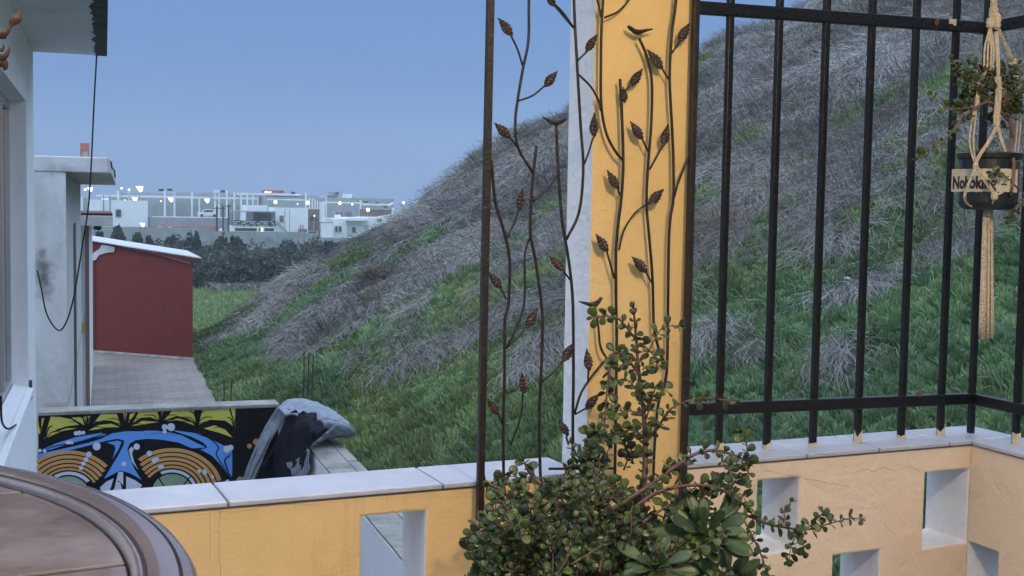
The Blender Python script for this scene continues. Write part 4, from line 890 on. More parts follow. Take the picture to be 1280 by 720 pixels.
# the dirty white building behind
def stain_mat():
    m = mat('stained_wall', (0.50, 0.51, 0.51), (0.62, 0.63, 0.63), 2.4, 0.9, 0.4, 25, c3=(0.33, 0.335, 0.33), s3=1.6, t3=(0.5, 0.8), stretch=(1, 1, .6))
    nt = m.node_tree; N = nt.nodes; L = nt.links; b = N['Principled BSDF']; src = b.inputs['Base Color'].links[0].from_socket
    g = N.new('ShaderNodeNewGeometry')
    for (c, sc_, col, amt) in (((-.545, 12, .42), (6.5, .0, 2.6), (.07, .07, .065), .9), ((-.56, 12, .62), (9, 0, 4), (.10, .10, .095), .6), ((-.42, 12, -.85), (4.0, 0, 7.0), (.20, .20, .10), .7), ((-.36, 12.0, 1.42), (3, 0, 9), (.2, .2, .19), .6)):
        mp_ = N.new('ShaderNodeVectorMath'); mp_.operation = 'SUBTRACT'; mp_.inputs[1].default_value = c; L.new(g.outputs['Position'], mp_.inputs[0])
        ml = N.new('ShaderNodeVectorMath'); ml.operation = 'MULTIPLY'; ml.inputs[1].default_value = sc_; L.new(mp_.outputs[0], ml.inputs[0])
        ln = N.new('ShaderNodeVectorMath'); ln.operation = 'LENGTH'; L.new(ml.outputs[0], ln.inputs[0])
        nz = N.new('ShaderNodeTexNoise'); nz.inputs['Scale'].default_value = 9; nz.inputs['Detail'].default_value = 8; L.new(g.outputs['Position'], nz.inputs['Vector'])
        ad = N.new('ShaderNodeMath'); ad.operation = 'MULTIPLY_ADD'; L.new(nz.outputs['Fac'], ad.inputs[0]); ad.inputs[1].default_value = 1.4; L.new(ln.outputs['Value'], ad.inputs[2])
        mr = N.new('ShaderNodeMapRange'); mr.inputs['From Min'].default_value = .65; mr.inputs['From Max'].default_value = 1.45; mr.inputs['To Min'].default_value = amt; mr.inputs['To Max'].default_value = 0; L.new(ad.outputs[0], mr.inputs['Value'])
        mx = N.new('ShaderNodeMixRGB'); mx.inputs['Color2'].default_value = (*col, 1); L.new(mr.outputs[0], mx.inputs['Fac']); L.new(src, mx.inputs['Color1']); src = mx.outputs['Color']
    L.new(src, b.inputs['Base Color']); return m
M['stain'] = stain_mat()
md = thing('concrete_building', 'grimy white building with mould stains and a flat slab canopy above the mural', 'building', (-2, 15, GZ))
mb = MB(); holed_wall(mb, np.array([-.342, 12, 0]), np.array([0, 1.0, 0]), np.array([-1.0, 0, 0]), .2, 0, 7.4, GZ, 1.395, [(2.75, 3.9, GZ, .86)], 0, 0)
mb.box((-4, 12.0, GZ), (-.5422, 12.2, 1.395)); mb.build('wall', M['stain'], md, fix=True)
mb = MB(); mb.box((-.42, 14.72, GZ), (-.337, 15.95, .87)); mb.build('door', M['far_dark'], md)
mb = MB(); mb.prism([(-4, 11.99, 1.397), (.035, 11.99, 1.397), (.07, 12.6, 1.397), (.165, 19.4, 1.397), (-4, 19.4, 1.397)], (0, 0, .145)); mb.build('roof_slab', M['stain'], md, bevel=.01, fix=True)
mb = MB(); mb.tube([atY(x, y, 12.4) for x, y in ((136, 199), (139, 203), (140, 210), (143, 213), (144, 222))], .007, 5); mb.build('loose_felt', M['cable'], md)
ctn = thing('orange_crate', 'small orange crate with a pale front on the grimy building roof', 'crate', (-.25, 15, 1.542))
cx = atY(106, 191, 15)[0]; mb = MB()
for a, b in (((-.05, 1.542), (-.038, 1.81)), ((.038, 1.542), (.05, 1.81)), ((-.038, 1.735), (.038, 1.81)), ((-.038, 1.542), (.038, 1.552))): mb.box((cx+a[0], 14.95, a[1]), (cx+b[0], 15.05, b[1]))
mb.build('crate_frame', M['orange_pl'], ctn); mb = MB(); mb.box((cx-.037, 14.97, 1.553), (cx+.037, 15.03, 1.734)); mb.build('pale_panel', M['label'], ctn)

sb = thing('white_annex', 'narrow white annex with a red edged canopy slab beside the maroon shed', 'building', (-2, 23, GZ))
mb = MB(); mb.box((-4, 20.0, GZ), (-.25, 27.5, .76)); mb.build('wall', M['white'], sb)
mb = MB(); mb.box((-4, 19.75, .762), (.125, 27.0, .925)); mb.build('canopy_slab', M['dirty_white'], sb, bevel=.01)
mb = MB(); mb.box((-4, 19.76, .926), (.12, 27.0, .965)); mb.build('slab_edge', M['maroon_dark'], sb)
mb = MB(); xa = atY(109.3, 400, 19.9)[0]; mb.box((xa-.03, 19.88, GZ), (xa+.03, 19.95, .76)); mb.build('downpipe', M['far_brown'], sb)
mb = MB(); xa = atY(102, 400, 19.9)[0]; mb.box((xa-.06, 19.90, -.70), (xa+.02, 19.97, -.58)); mb.box((xa-.01, 19.90, -2.1), (xa+.012, 19.93, -.72)); mb.build('meter_box', M['w_far'], sb)
mb = MB(); mb.box((xa-.05, 19.86, -.92), (xa+.03, 19.97, -.76)); mb.build('yellow_box', M['yellow_pl'], sb)
mb = MB(); p = atY(122, 284, 19.9); mb.lathe(p, [(.001, -.05), (.05, -.04), (.07, 0), (.03, .03), (.03, .06)], 12); mb.build('canopy_lamp', M['far_dark'], sb)

# maroon shed
A = np.array([-.336, 30.28, GZ]); B = np.array([1.904, 28.28, GZ]); dS = (B-A)/np.linalg.norm(B-A); nS = np.array([-dS[1], dS[0], 0]); 
sh = thing('maroon_shed', 'dark red shed with sloping pale roof sheet and torn plastic at its corner', 'shed', (A+B)/2)
LSh = np.linalg.norm(B-A); zL, zR = .20, -.10
nB = np.array([0, 1.0, 0])
def sp(s, d, z): return A + dS*s + nB*d + np.array([0, 0, z-GZ])
mb = MB(); v = [sp(s, d, z) for (s, z) in ((0, GZ), (LSh, GZ), (LSh, zR), (0, zL)) for d in (0, 4.0)]
mb.add(v, [(0, 2, 4, 6), (1, 7, 5, 3), (2, 3, 5, 4), (0, 6, 7, 1), (4, 5, 7, 6), (0, 1, 3, 2)]); mb.build('wall', M['maroon'], sh, fix=True)
zf = lambda s: zL + (zR-zL)*s/LSh
mb = MB(); s0, s1 = -.12, LSh+.24
v = [sp(s, d, zf(s)+h) for h in (.03, .055) for (s, d) in ((s0, -.12), (s1, -.12), (s1-.05, 4.2), (s0, 4.2))]
mb.add(v, [(0, 3, 2, 1), (4, 5, 6, 7), (0, 1, 5, 4), (1, 2, 6, 5), (2, 3, 7, 6), (3, 0, 4, 7)]); mb.build('roof_sheet', M['sheet'], sh)
mb = MB(); s0, s1 = LSh*.3, LSh+.22
v = [sp(s, d, zf(s)+h) for (h) in (-.09, .028) for (s, d) in ((s0, -.10), (s1, -.10), (s1, -.03), (s0, -.03))]
v[0] = sp(s0, -.10, zf(s0)+.0); v[3] = sp(s0, -.03, zf(s0)+.0)
mb.add(v, [(0, 3, 2, 1), (4, 5, 6, 7), (0, 1, 5, 4), (1, 2, 6, 5), (2, 3, 7, 6), (3, 0, 4, 7)]); mb.build('fascia', M['maroon_dark'], sh)
onsh = lambda x, y, d: atP(x, y, A - nS*d, nS)
mb = MB(); mb.tube([onsh(x, y, .03) for x, y in ((160, 309), (185, 314), (212, 322), (238, 329))], .012, 5); mb.build('conduit', M['chip'], sh)
mb = MB(); mb.tube([onsh(x, y, .02) for x, y in ((118, 325), (118.5, 380), (119, 437))], .012, 5); mb.build('conduit', M['rustspot'], sh)
mb = MB(); mb.prism([onsh(x, y, .02) for x, y in ((114, 322), (117, 316), (125, 311), (127, 306), (136, 307), (143.5, 309), (143, 315), (133, 316), (124, 319), (120, 325), (115, 326))], -nS*.01); mb.build('torn_plastic', M['sheet'], sh)
mb = MB(); v = [sp(s, d, z) for (d, z) in ((-.06, GZ+.006), (-.004, GZ+.006), (-.004, GZ+.055)) for s in (-.02, LSh+.02)]
mb.add(v, [(0, 1, 3, 2), (0, 4, 5, 1), (2, 3, 5, 4), (0, 2, 4), (1, 5, 3)]); mb.build('mortar_fillet', M['concrete'], sh)

# ground by the houses
mb = MB(); mb.box((-14, -10, -6), (2.35, 33.0, GZ-.004)); mb.build('yard', M['concrete'], kind='structure')
mb = MB(); mb.add([(-.6, 10.2, GZ), (1.98, 10.2, GZ), (1.98, 22, GZ), (1.93, 30.4, GZ), (-.6, 30.4, GZ)], [(0, 1, 2, 3, 4)]); mb.build('paved_path', M['pavers'], kind='structure')
for (xs, Yv, yt, zb, lab) in (((381.5, 386, 390.5), 11.2, 438, -1.75, 'three tall rusty reinforcing bars standing in the grass behind the jacket'), ((281, 289.5), 21.5, 473, GZ-.1, 'pair of short reinforcing bars sticking up beside the paved path')):
    xm = atY(xs[0], 500, Yv)[0]; t = thing('rebar', lab, 'rebar', (xm, Yv, zb))
    for k, x in enumerate(xs):
        a = atY(x, yt+3*k, Yv); mb = MB(); mb.tube([(a[0]-.02, Yv, zb-.9), (a[0]-.01, Yv+.01, (zb+a[2])/2), (a[0]+.01*(k-1), Yv, a[2])], .006*Yv/11, 5); mb.build('rod', M['rebar'], t)
# ================================================================== HILLSIDE AND VEGETATION
_tab = rng.random((64, 64))
def vn(x, y, s):
    x = np.asarray(x)/s; y = np.asarray(y)/s; xi = np.floor(x).astype(int); yi = np.floor(y).astype(int); fx = x-xi; fy = y-yi
    fx = fx*fx*(3-2*fx); fy = fy*fy*(3-2*fy); t = lambda a, b: _tab[a % 64, b % 64]
    return ((t(xi, yi)*(1-fx)+t(xi+1, yi)*fx)*(1-fy) + (t(xi, yi+1)*(1-fx)+t(xi+1, yi+1)*fx)*fy)*2-1
eX = [0, 2.4, 4.27, 6.47, 8.38, 9.77, 11.57, 13.31, 14.33, 17.57, 18.94, 19.31, 20.34, 24, 30, 45]
eY = [33, 32.9, 31.9, 34.0, 34.7, 36.7, 37.75, 38.8, 36.6, 33.8, 34.3, 32.8, 32.2, 31.5, 31, 30]
def hz(X, Y):
    X = np.asarray(X, float); Y = np.asarray(Y, float)
    d = X-2.1; h = GZ + 0.55*0.5*(d+np.sqrt(d*d+.15)) - .085
    ye = np.interp(X, eX, eY); o = Y-ye
    amp = np.clip((X-2.0)/2.5, 0, 1)
    h = h + amp*(.22*vn(X, Y, 4.0) + .15*vn(X+7, Y+3, 1.6) + .09*vn(X+1, Y+9, .7))
    h = h - 0.75*np.where(o > -0.5, (o+0.5)**2/(2*1.5)*(o < 1) + (o >= 1)*(0.75+(o-1)), 0)
    return np.maximum(h, FZ-.3)
# where green cover grows on this slope: low on the slope, in hollows, along a few diagonal strips
gpx = [(200, 395), (245, 402), (300, 432), (380, 432), (440, 440), (520, 455), (600, 415), (700, 395), (800, 375), (870, 332), (950, 308), (1030, 302), (1110, 308), (1180, 270), (1230, 284), (1300, 268), (1500, 262)]
strips = [(430, 330, 55, 9, -.62), (415, 345, 60, 10, -.55), (600, 385, 95, 16, -.55), (680, 345, 40, 16, -.5), (700, 255, 30, 10, -.6), (1120, 285, 55, 20, -.5), (1165, 235, 50, 18, -.6), (1095, 130, 45, 12, -.5), (1060, 150, 28, 14, -.3), (1180, 110, 40, 16, -.5), (1205, 200, 40, 14, -.5),
          (880, 240, 20, 14, -.5), (1010, 205, 40, 8, -.6), (950, 300, 30, 8, -.5), (870, 90, 22, 10, -.6), (1040, 60, 20, 7, -.5), (292, 402, 60, 12, -.45), (330, 422, 60, 7, -.45), (480, 395, 45, 7, -.6), (588, 366, 62, 15, -.55), (400, 372, 70, 10, -.55), (455, 425, 60, 12, -.4), (540, 300, 50, 8, -.6), (900, 345, 45, 12, -.4), (975, 330, 40, 14, -.4), (1130, 205, 30, 10, -.5), (945, 170, 26, 8, -.6), (1090, 262, 40, 14, -.6), (985, 262, 40, 9, -.6), (1150, 170, 40, 12, -.5), (920, 215, 30, 8, -.6), (1230, 225, 40, 12, -.5), (660, 300, 40, 9, -.6), (585, 345, 40, 9, -.55)]
dries = [(560, 435, 85, 9, -.42), (640, 395, 60, 9, -.5), (1080, 362, 45, 12, -.4), (1060, 445, 22, 18, -.6), (890, 425, 28, 12, -.5), (680, 455, 40, 9, -.6), (950, 440, 18, 6, -.4), (1190, 310, 50, 10, -.3), (345, 384, 85, 10, -.62), (420, 420, 60, 6, -.45), (690, 430, 22, 10, -.5)]
def project(P):
    v = P-O; w = np.maximum(v@cf, .1); return 640+F*(v@cr)/w, 360-F*(v@cu)/w, w
def green_amount(P):
    x, y, w = project(P); n1 = vn(P[:, 0], P[:, 1], 1.1); n2 = vn(P[:, 0]+20, P[:, 1]+5, .45); n3 = vn(P[:, 0]+3, P[:, 1]+31, 3.0)
    yb = np.interp(x, [p[0] for p in gpx], [p[1] for p in gpx])
    g = (y-yb)/22 + n1*.9 + n2*.7
    for cx, cy, a, b, s in strips:
        u = (x-cx)+(y-cy)*s*.6; v_ = (y-cy)-(x-cx)*s; e = 1.25-np.sqrt((u/a)**2+(v_/b)**2); g = np.maximum(g, e*1.6+n2*.5+n1*.3)
    for cx, cy, a, b, s in dries:
        u = (x-cx)+(y-cy)*s*.6; v_ = (y-cy)-(x-cx)*s; e = 1.15-np.sqrt((u/a)**2+(v_/b)**2); g = np.where(e+n2*.3 > 0, np.minimum(g, -e*1.8+n2*.6), g)
    return np.where(x < -50, 1.0, g)
xs = np.concatenate([np.arange(1.7, 24, .2), np.arange(24, 46, .8)]); ys = np.concatenate([np.arange(-8, 4, .6), np.arange(4, 44.1, .22)])
GX, GY = np.meshgrid(xs, ys, indexing='ij'); GZZ = hz(GX, GY); Pg = np.c_[GX.ravel(), GY.ravel(), GZZ.ravel()]
nx, ny = GX.shape; I = np.arange(nx*ny).reshape(nx, ny); Fq = np.c_[I[:-1, :-1].ravel(), I[1:, :-1].ravel(), I[1:, 1:].ravel(), I[:-1, 1:].ravel()]
fc = Pg[Fq].mean(1); ga = np.clip(green_amount(fc)*.5+.5, 0, 1)[:, None]
nn = (.85+.35*vn(fc[:, 0], fc[:, 1], .5))[:, None]
soil = (np.array([[.16, .145, .135]])*(1-ga) + np.array([[.050, .088, .046]])*ga)*nn
M['slope_soil'] = attr_mat('slope_soil', .95)
hill = np_mesh('hillside', Pg, Fq, soil, [M['slope_soil']], kind='structure', smooth=True)

# candidates for blades and straw
Nc = 880000
t = rng.uniform(.0, .98, Nc); Yc = 3.5 + (41-3.5)*rng.random(Nc)**1.1; X = t*Yc
ok = (X > 1.93) & (X < 40) & (Yc < np.interp(X, eX, eY)+2.0) & ~((X < 2.75) & (Yc < 3.1)); X, Yc = X[ok], Yc[ok]
P = np.c_[X, Yc, hz(X, Yc)]; px_, py_, w_ = project(P); vis = (px_ > -60) & (px_ < 1360) & (py_ > -60) & (py_ < 800); P = P[vis]; w_ = w_[vis]; px_ = px_[vis]; py_ = py_[vis]
g = green_amount(P) + rng.normal(0, .42, len(P)); isg = g > 0
eps = .15
def slope_n(P):
    dx = (hz(P[:, 0]+eps, P[:, 1])-hz(P[:, 0]-eps, P[:, 1]))/(2*eps); dy = (hz(P[:, 0], P[:, 1]+eps)-hz(P[:, 0], P[:, 1]-eps))/(2*eps)
    n = np.c_[-dx, -dy, np.ones(len(P))]; return n/np.linalg.norm(n, axis=1)[:, None]
def ribbons(P, dirs, width, seg_pts, sides):    # seg_pts: list of (offset arrays), widths per step
    n = len(P); k = len(seg_pts); V_ = np.empty((n, k, 2, 3))
    for i, (q, wf) in enumerate(seg_pts):
        V_[:, i, 0] = q - sides*(width*wf)[:, None]; V_[:, i, 1] = q + sides*(width*wf)[:, None]
    b = (np.arange(n)*k*2)[:, None]; F_ = []
    for i in range(k-1): F_.append(np.c_[b+2*i, b+2*i+1, b+2*i+3, b+2*i+2])
    return V_.reshape(-1, 3), np.stack(F_, 1).reshape(-1, 4), k-1
# green blades
Pb = P[isg]; wb = w_[isg]; n = len(Pb)
cell = .10+.035*np.clip(wb/10, .6, 3); ci = np.floor(Pb[:, 0]/cell+.5*vn(Pb[:, 0], Pb[:, 1], .3)); cj = np.floor(Pb[:, 1]/cell+.5*vn(Pb[:, 1], Pb[:, 0], .3))
hsh = np.modf(np.abs(np.sin(ci*12.9898+cj*78.233)*43758.5453))[0]; hs2 = np.modf(hsh*917.3)[0]; hs3 = np.modf(hsh*331.7)[0]
ctr = np.c_[(ci+.5)*cell, (cj+.5)*cell]; Pb = Pb.copy(); Pb[:, :2] += (ctr-Pb[:, :2])*.35; Pb[:, 2] = hz(Pb[:, 0], Pb[:, 1]); nrm = slope_n(Pb); outw = np.c_[Pb[:, :2]-ctr, np.zeros(n)]/cell[:, None]
rv = rng.normal(size=(n, 3)); dr = nrm*0.35 + np.array([0, 0, .75]) + rv*.28 + outw*.7 + np.c_[hs2-.5, hs3-.5, np.zeros(n)]*.5; dr /= np.linalg.norm(dr, axis=1)[:, None]
big = np.clip(wb/11, .8, 3.0); L = rng.uniform(.055, .115, n)*np.sqrt(big)*(.68+.45*hsh)*(1+.35*vn(Pb[:, 0], Pb[:, 1], .8)); W = rng.uniform(.005, .0092, n)*big
sd = np.cross(dr, rng.normal(size=(n, 3))); sd /= np.linalg.norm(sd, axis=1)[:, None]
dv = rng.normal(size=(n, 3))*.25 + outw*.5 + np.array([0, 0, -.25]); 
Vb, Fb, fk = ribbons(Pb, dr, W, [(Pb-nrm*.03, np.full(n, .8)), (Pb+dr*(L*.55)[:, None], np.full(n, 1.0)), (Pb+dr*L[:, None]+dv*(L*.35)[:, None], np.full(n, .25))], sd)
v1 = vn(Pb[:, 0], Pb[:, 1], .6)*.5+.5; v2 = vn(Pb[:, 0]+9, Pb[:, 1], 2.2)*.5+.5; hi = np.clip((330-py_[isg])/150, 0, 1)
ca = np.array([.064, .122, .055]); cb_ = np.array([.150, .230, .096]); cc = np.array([.16, .19, .10])
m_ = np.clip(v1*.6+rng.random(n)*.5-.05, 0, 1)[:, None]; col = ca*(1-m_)+cb_*m_
col = col*(.78+.6*hs3)[:, None]*(1+.3*(hs2-.5)[:, None]*np.array([1.2, .3, .6]))*1.12
yl = ((v2 > .55) & (rng.random(n) < .6))[:, None]; col = np.where(yl, col*.5+np.array([.13, .15, .035])*.5, col)
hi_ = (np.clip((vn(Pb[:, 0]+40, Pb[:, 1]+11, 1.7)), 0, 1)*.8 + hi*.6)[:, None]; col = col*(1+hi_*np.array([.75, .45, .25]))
pale = (rng.random(n) < .03)[:, None]; col = np.where(pale, cc*1.3, col)
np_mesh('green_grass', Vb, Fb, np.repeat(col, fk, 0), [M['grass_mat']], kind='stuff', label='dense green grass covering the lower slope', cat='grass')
# dry straw combed down the slope
Pd = P[~isg]; wd = w_[~isg]
ex = Pd[rng.random(len(Pd)) < .35]; Pd = np.r_[Pd, ex + np.c_[rng.normal(0, .15, (len(ex), 2)), np.zeros(len(ex))]]; Pd[:, 2] = hz(Pd[:, 0], Pd[:, 1]); wd = (Pd-O)@cf
bare = vn(Pd[:, 0]+60, Pd[:, 1]+14, 1.3)+.6*vn(Pd[:, 0], Pd[:, 1]+77, .5); kp = (bare > -.55) | (rng.random(len(Pd)) < .3); Pd = Pd[kp]
deep = Pd[green_amount(Pd) < -.75]; cen = deep[rng.choice(len(deep), 420, replace=False)]; rad = rng.uniform(.16, .42, 420); cid = np.repeat(np.arange(420), 130); nt_ = len(cid)
Pt = cen[cid] + np.c_[rng.normal(0, 1, (nt_, 2))*(rad[cid]*.28)[:, None], np.zeros(nt_)]; Pt[:, 2] = hz(Pt[:, 0], Pt[:, 1]); n0 = len(Pd); Pd = np.r_[Pd, Pt]; wd = (Pd-O)@cf
n = len(Pd); nrm = slope_n(Pd); tus = np.arange(n) >= n0
ang = math.pi + 1.0*vn(Pd[:, 0], Pd[:, 1], 1.5) + .5*vn(Pd[:, 0]+5, Pd[:, 1]+5, .5) + rng.normal(0, .38, n) + .45
ang[n0:] = rng.uniform(0, 6.283, nt_)*.75 + ang[n0:]*.25
hd = np.c_[np.cos(ang), np.sin(ang), np.zeros(n)]; hd -= nrm*(hd*nrm).sum(1)[:, None]; hd /= np.linalg.norm(hd, axis=1)[:, None]
big = np.clip(wd/13, .75, 2.2); tall = np.clip(.5+vn(Pd[:, 0]+2, Pd[:, 1]+8, 1.0), .1, 1.5)
L = rng.uniform(.16, .55, n)*np.sqrt(big)*(.6+.5*tall); H = rng.uniform(.03, .15, n)*(.5+tall); W = rng.uniform(.0014, .0030, n)*big
L[n0:] = rad[cid]*rng.uniform(.7, 1.3, nt_); H[n0:] = rad[cid]*rng.uniform(.25, .75, nt_)
up = (rng.random(n) < .08) & ~tus; H = np.where(up, rng.uniform(.2, .42, n), H); L = np.where(up, L*.6, L)
sd = np.cross(hd, nrm) + rng.normal(0, .5, (n, 3)); sd /= np.linalg.norm(sd, axis=1)[:, None]
kk = rng.normal(0, .10, n)[:, None]*np.cross(nrm, hd)
q0 = Pd-nrm*.02; q1 = Pd+hd*(L*.3)[:, None]+nrm*(H*.9)[:, None]; q2 = Pd+hd*(L*.7)[:, None]+nrm*(H*1.0)[:, None]+kk; q3 = Pd+hd*L[:, None]+nrm*(H*np.where(up, 1.3, .35))[:, None]+kk*2.2
Vd, Fd, fk = ribbons(Pd, hd, W, [(q0, np.full(n, 1.)), (q1, np.full(n, 1.)), (q2, np.full(n, .9)), (q3, np.full(n, .4))], sd)
v1 = vn(Pd[:, 0], Pd[:, 1], .9)*.5+.5; v3 = vn(Pd[:, 0]+13, Pd[:, 1]+4, 3.0)*.5+.5
m_ = np.clip(rng.random(n)*.8+v1*.45-.2, 0, 1)[:, None]; col = np.array([.19, .178, .170])*(1-m_)+np.array([.385, .362, .345])*m_
br = (np.clip(v3-.45, 0, 1)*1.4)[:, None]; col = col*(1-br*.5)+np.array([.15, .12, .08])*br*.5
tt_ = np.ones(n); tt_[n0:] = rng.uniform(.6, 1.2, 420)[cid]; col = col*tt_[:, None]; bt = np.zeros(n); bt[n0:] = (rng.random(420) < .16)[cid]; col = np.where((bt > 0)[:, None], col*np.array([.85, .62, .45]), col)
gr_ = (rng.random(n) < .06 + .22*np.clip(vn(Pd[:, 0]+17, Pd[:, 1]+23, 2.4)+.15, 0, 1))[:, None]; col = np.where(gr_, np.array([.09, .135, .06]), col)
col = col*(1+.35*vn(Pd[:, 0]+31, Pd[:, 1]+2, 1.9)+.25*vn(Pd[:, 0]+3, Pd[:, 1]+52, .7))[:, None]
np_mesh('dry_grass', Vd, Fd, np.repeat(col, fk, 0), [M['straw_mat']], kind='stuff', label='grey matted dry grass covering the upper slope', cat='dry grass')
# straw lying in the green
sel = isg & (rng.random(len(P)) < .006); Ps = P[sel]; n = len(Ps); nrm = slope_n(Ps); wd = w_[sel]; ang = rng.uniform(0, 6.28, n)
hd = np.c_[np.cos(ang), np.sin(ang), np.zeros(n)]; hd -= nrm*(hd*nrm).sum(1)[:, None]; L = rng.uniform(.12, .4, n); H = rng.uniform(.05, .12, n); W = rng.uniform(.0013, .0024, n)*np.clip(wd/12, .8, 2)
sd = np.cross(hd, nrm); Vs, Fs, fk = ribbons(Ps, hd, W, [(Ps, np.full(n, 1.)), (Ps+hd*(L*.4)[:, None]+nrm*H[:, None], np.full(n, 1.)), (Ps+hd*L[:, None]+nrm*(H*.9)[:, None], np.full(n, .4))], sd)
np_mesh('straw_stalks', Vs, Fs, np.repeat(np.tile([[.30, .29, .22]], (n, 1))*rng.uniform(.6, 1.1, (n, 1)), fk, 0), [M['straw_mat']], kind='stuff', label='scattered pale straw stalks lying in the green grass', cat='straw')

# stones on the slope
def slope_at(x, y):
    d = ray(x, y); tt = np.linspace(4, 45, 900); Pp = O + d[None]*tt[:, None]; k = np.argmax(Pp[:, 2] < hz(Pp[:, 0], Pp[:, 1])); return Pp[k]
st0 = None
for k, (x, y, r) in enumerate(((1070, 243, .10), (1100, 245, .07), (885, 260, .055), (1078, 218, .05), (1060, 355, .05), (1012, 215, .05), (930, 238, .04), (1216, 268, .055))):
    p = slope_at(x, y)
    if st0 is None:
        mb = MB(); bm = bmesh.new(); bmesh.ops.create_icosphere(bm, subdivisions=2, radius=1)
        vs = [np.array(v.co)*(1+.35*mnoise.noise(v.co*1.3))*np.array([1, .8, .55]) for v in bm.verts]; fs = [tuple(v.index for v in f.verts) for f in bm.faces]; bm.free()
        mb.add(vs, fs); M['stone'] = mat('pale_stone', (.30, .29, .28), (.42, .41, .39), 3, .9, .4, 8); o = mb.build('stone', M['stone'], smooth=True); st0 = o
    else: o = st0.copy(); COL.objects.link(o)
    o.location = p + np.array([0, 0, .05]); o.scale = (r, r, r); o.rotation_euler = (0, .3, k*1.3)
    props(o, 'small pale stone lying in the dry grass of the slope' if k else 'largest pale stone lying in the dry grass of the slope', 'stone', 'stones on the slope')

# twiggy dry bush on the slope
def twiggy(name, label, cat, c, R, n, col, seed=0, flat=.75):
    th = thing(name, label, cat, c); r_ = np.random.default_rng(seed); c = np.asarray(c)
    a = r_.uniform(0, 6.283, n); el = np.arcsin(r_.uniform(.05, 1, n)); dv = np.c_[np.cos(a)*np.cos(el), np.sin(a)*np.cos(el), np.sin(el)*flat]
    st = c + dv*(R*r_.uniform(0, .45, n))[:, None]; mid_ = c + dv*(R*r_.uniform(.5, .8, n))[:, None] + r_.normal(0, .05*R, (n, 3)); en = c + dv*(R*r_.uniform(.8, 1.1, n))[:, None] + r_.normal(0, .12*R, (n, 3))
    sd = np.cross(dv, r_.normal(size=(n, 3))); sd /= np.linalg.norm(sd, axis=1)[:, None]
    V_, F_, fk = ribbons(st, dv, np.full(n, R*.011), [(st, np.full(n, 1.)), (mid_, np.full(n, .8)), (en, np.full(n, .4))], sd)
    np_mesh('twigs', V_, F_, np.repeat(np.array(col)*r_.uniform(.6, 1.3, (n, 1)), fk, 0), [M['straw_mat']], th)
    mb = MB()
    for i in range(5): mb.tube([c-UP*.1, c+dv[i]*R*.35, c+dv[i]*R*.8+r_.normal(0, .05*R, 3)], [R*.035, R*.022, R*.008], 5)
    mb.build('branches', M['chip'] if False else M['trunk'], th)
p = slope_at(474, 358); twiggy('dry_bush', 'rounded brown dry bush alone on the grey slope', 'bush', p, .55, 2600, (.13, .085, .065), 3)
p = slope_at(395, 352)

# ground: far field, one sheet to the horizon
def field_mat():
    m = mat('field_grass', (.125, .185, .068), (.175, .235, .088), .25, .95, .5, 3, c3=(.15, .145, .09), s3=.12, t3=(.58, .75), bdist=.1)
    return m
M['field'] = field_mat()
mb = MB(); mb.add([(-4000, -3000, FZ), (4000, -3000, FZ), (4000, 5000, FZ), (-4000, 5000, FZ)], [(0, 1, 2, 3)]); mb.build('field', M['field'], kind='structure')
# short grass tufts on the field
n = 40000; Yf = rng.uniform(40, 82, n); Xf = Yf*rng.uniform(.0, .19, n); Pf = np.c_[Xf, Yf, np.full(n, FZ)]
dr = np.array([0, 0, 1.]) + rng.normal(0, .45, (n, 3)); sd = rng.normal(size=(n, 3)); sd[:, 2] = 0; sd /= np.linalg.norm(sd, axis=1)[:, None]; L = rng.uniform(.06, .16, n); W = rng.uniform(.015, .035, n)
Vf, Ff, fk = ribbons(Pf, dr, W, [(Pf, np.full(n, 1.)), (Pf+dr*L[:, None], np.full(n, .3))], sd)
np_mesh('field_tufts', Vf, Ff, np.repeat(np.array([.175, .24, .085])*rng.uniform(.6, 1.3, (n, 1)), fk, 0), [M['grass_mat']], kind='stuff', label='short bright grass of the flat field beyond the red shed', cat='grass')

# thicket of dark shrubs beyond the field
def leaf_blob(r_, c, R, h, n, ls, col):
    v = r_.normal(size=(n, 3)); v /= np.linalg.norm(v, axis=1)[:, None]; v[:, 2] = np.abs(v[:, 2])
    q = r_.uniform(.55, 1.0, n)**.5; lum = 1+.35*np.sin(v[:, 0]*5+c[0])*np.sin(v[:, 1]*4+c[1]*2)*np.sin(v[:, 2]*5+c[0])
    p = np.asarray(c) + v*np.array([R, R, h])*(q*lum)[:, None]
    a = r_.normal(size=(n, 3)); a /= np.linalg.norm(a, axis=1)[:, None]; b = np.cross(a, r_.normal(size=(n, 3))); b /= np.linalg.norm(b, axis=1)[:, None]
    s = r_.uniform(.6, 1.4, n)[:, None]*ls
    V_ = np.stack([p-a*s, p+b*s*.55, p+a*s, p-b*s*.55], 1).reshape(-1, 3); F_ = np.arange(4*n).reshape(n, 4)
    return V_, F_, np.array(col)*r_.uniform(.55, 1.35, (n, 1))
r_ = np.random.default_rng(5); VV = []; FF = []; CC = []; off = 0
cols = [(.050, .066, .040), (.062, .072, .050), (.040, .056, .036), (.075, .075, .058)]
for k in range(170):
    Yk = r_.uniform(77, 112); xk = r_.uniform(150, 440) if k > 30 else r_.uniform(236, 440); Xk = (xk-130)/1500*Yk
    if k < 45: Yk = r_.uniform(77, 82); Xk = (xk-130)/1500*Yk
    R = r_.uniform(.9, 2.1); h = r_.uniform(1.2, 2.3)*(1.0 if Yk > 83 else .9)
    a, b, c = leaf_blob(r_, (Xk, Yk, FZ), R, h, 620, .125, np.array(cols[k % 4])*r_.uniform(.7, 1.5)); VV.append(a); FF.append(b+off); CC.append(c); off += len(a)
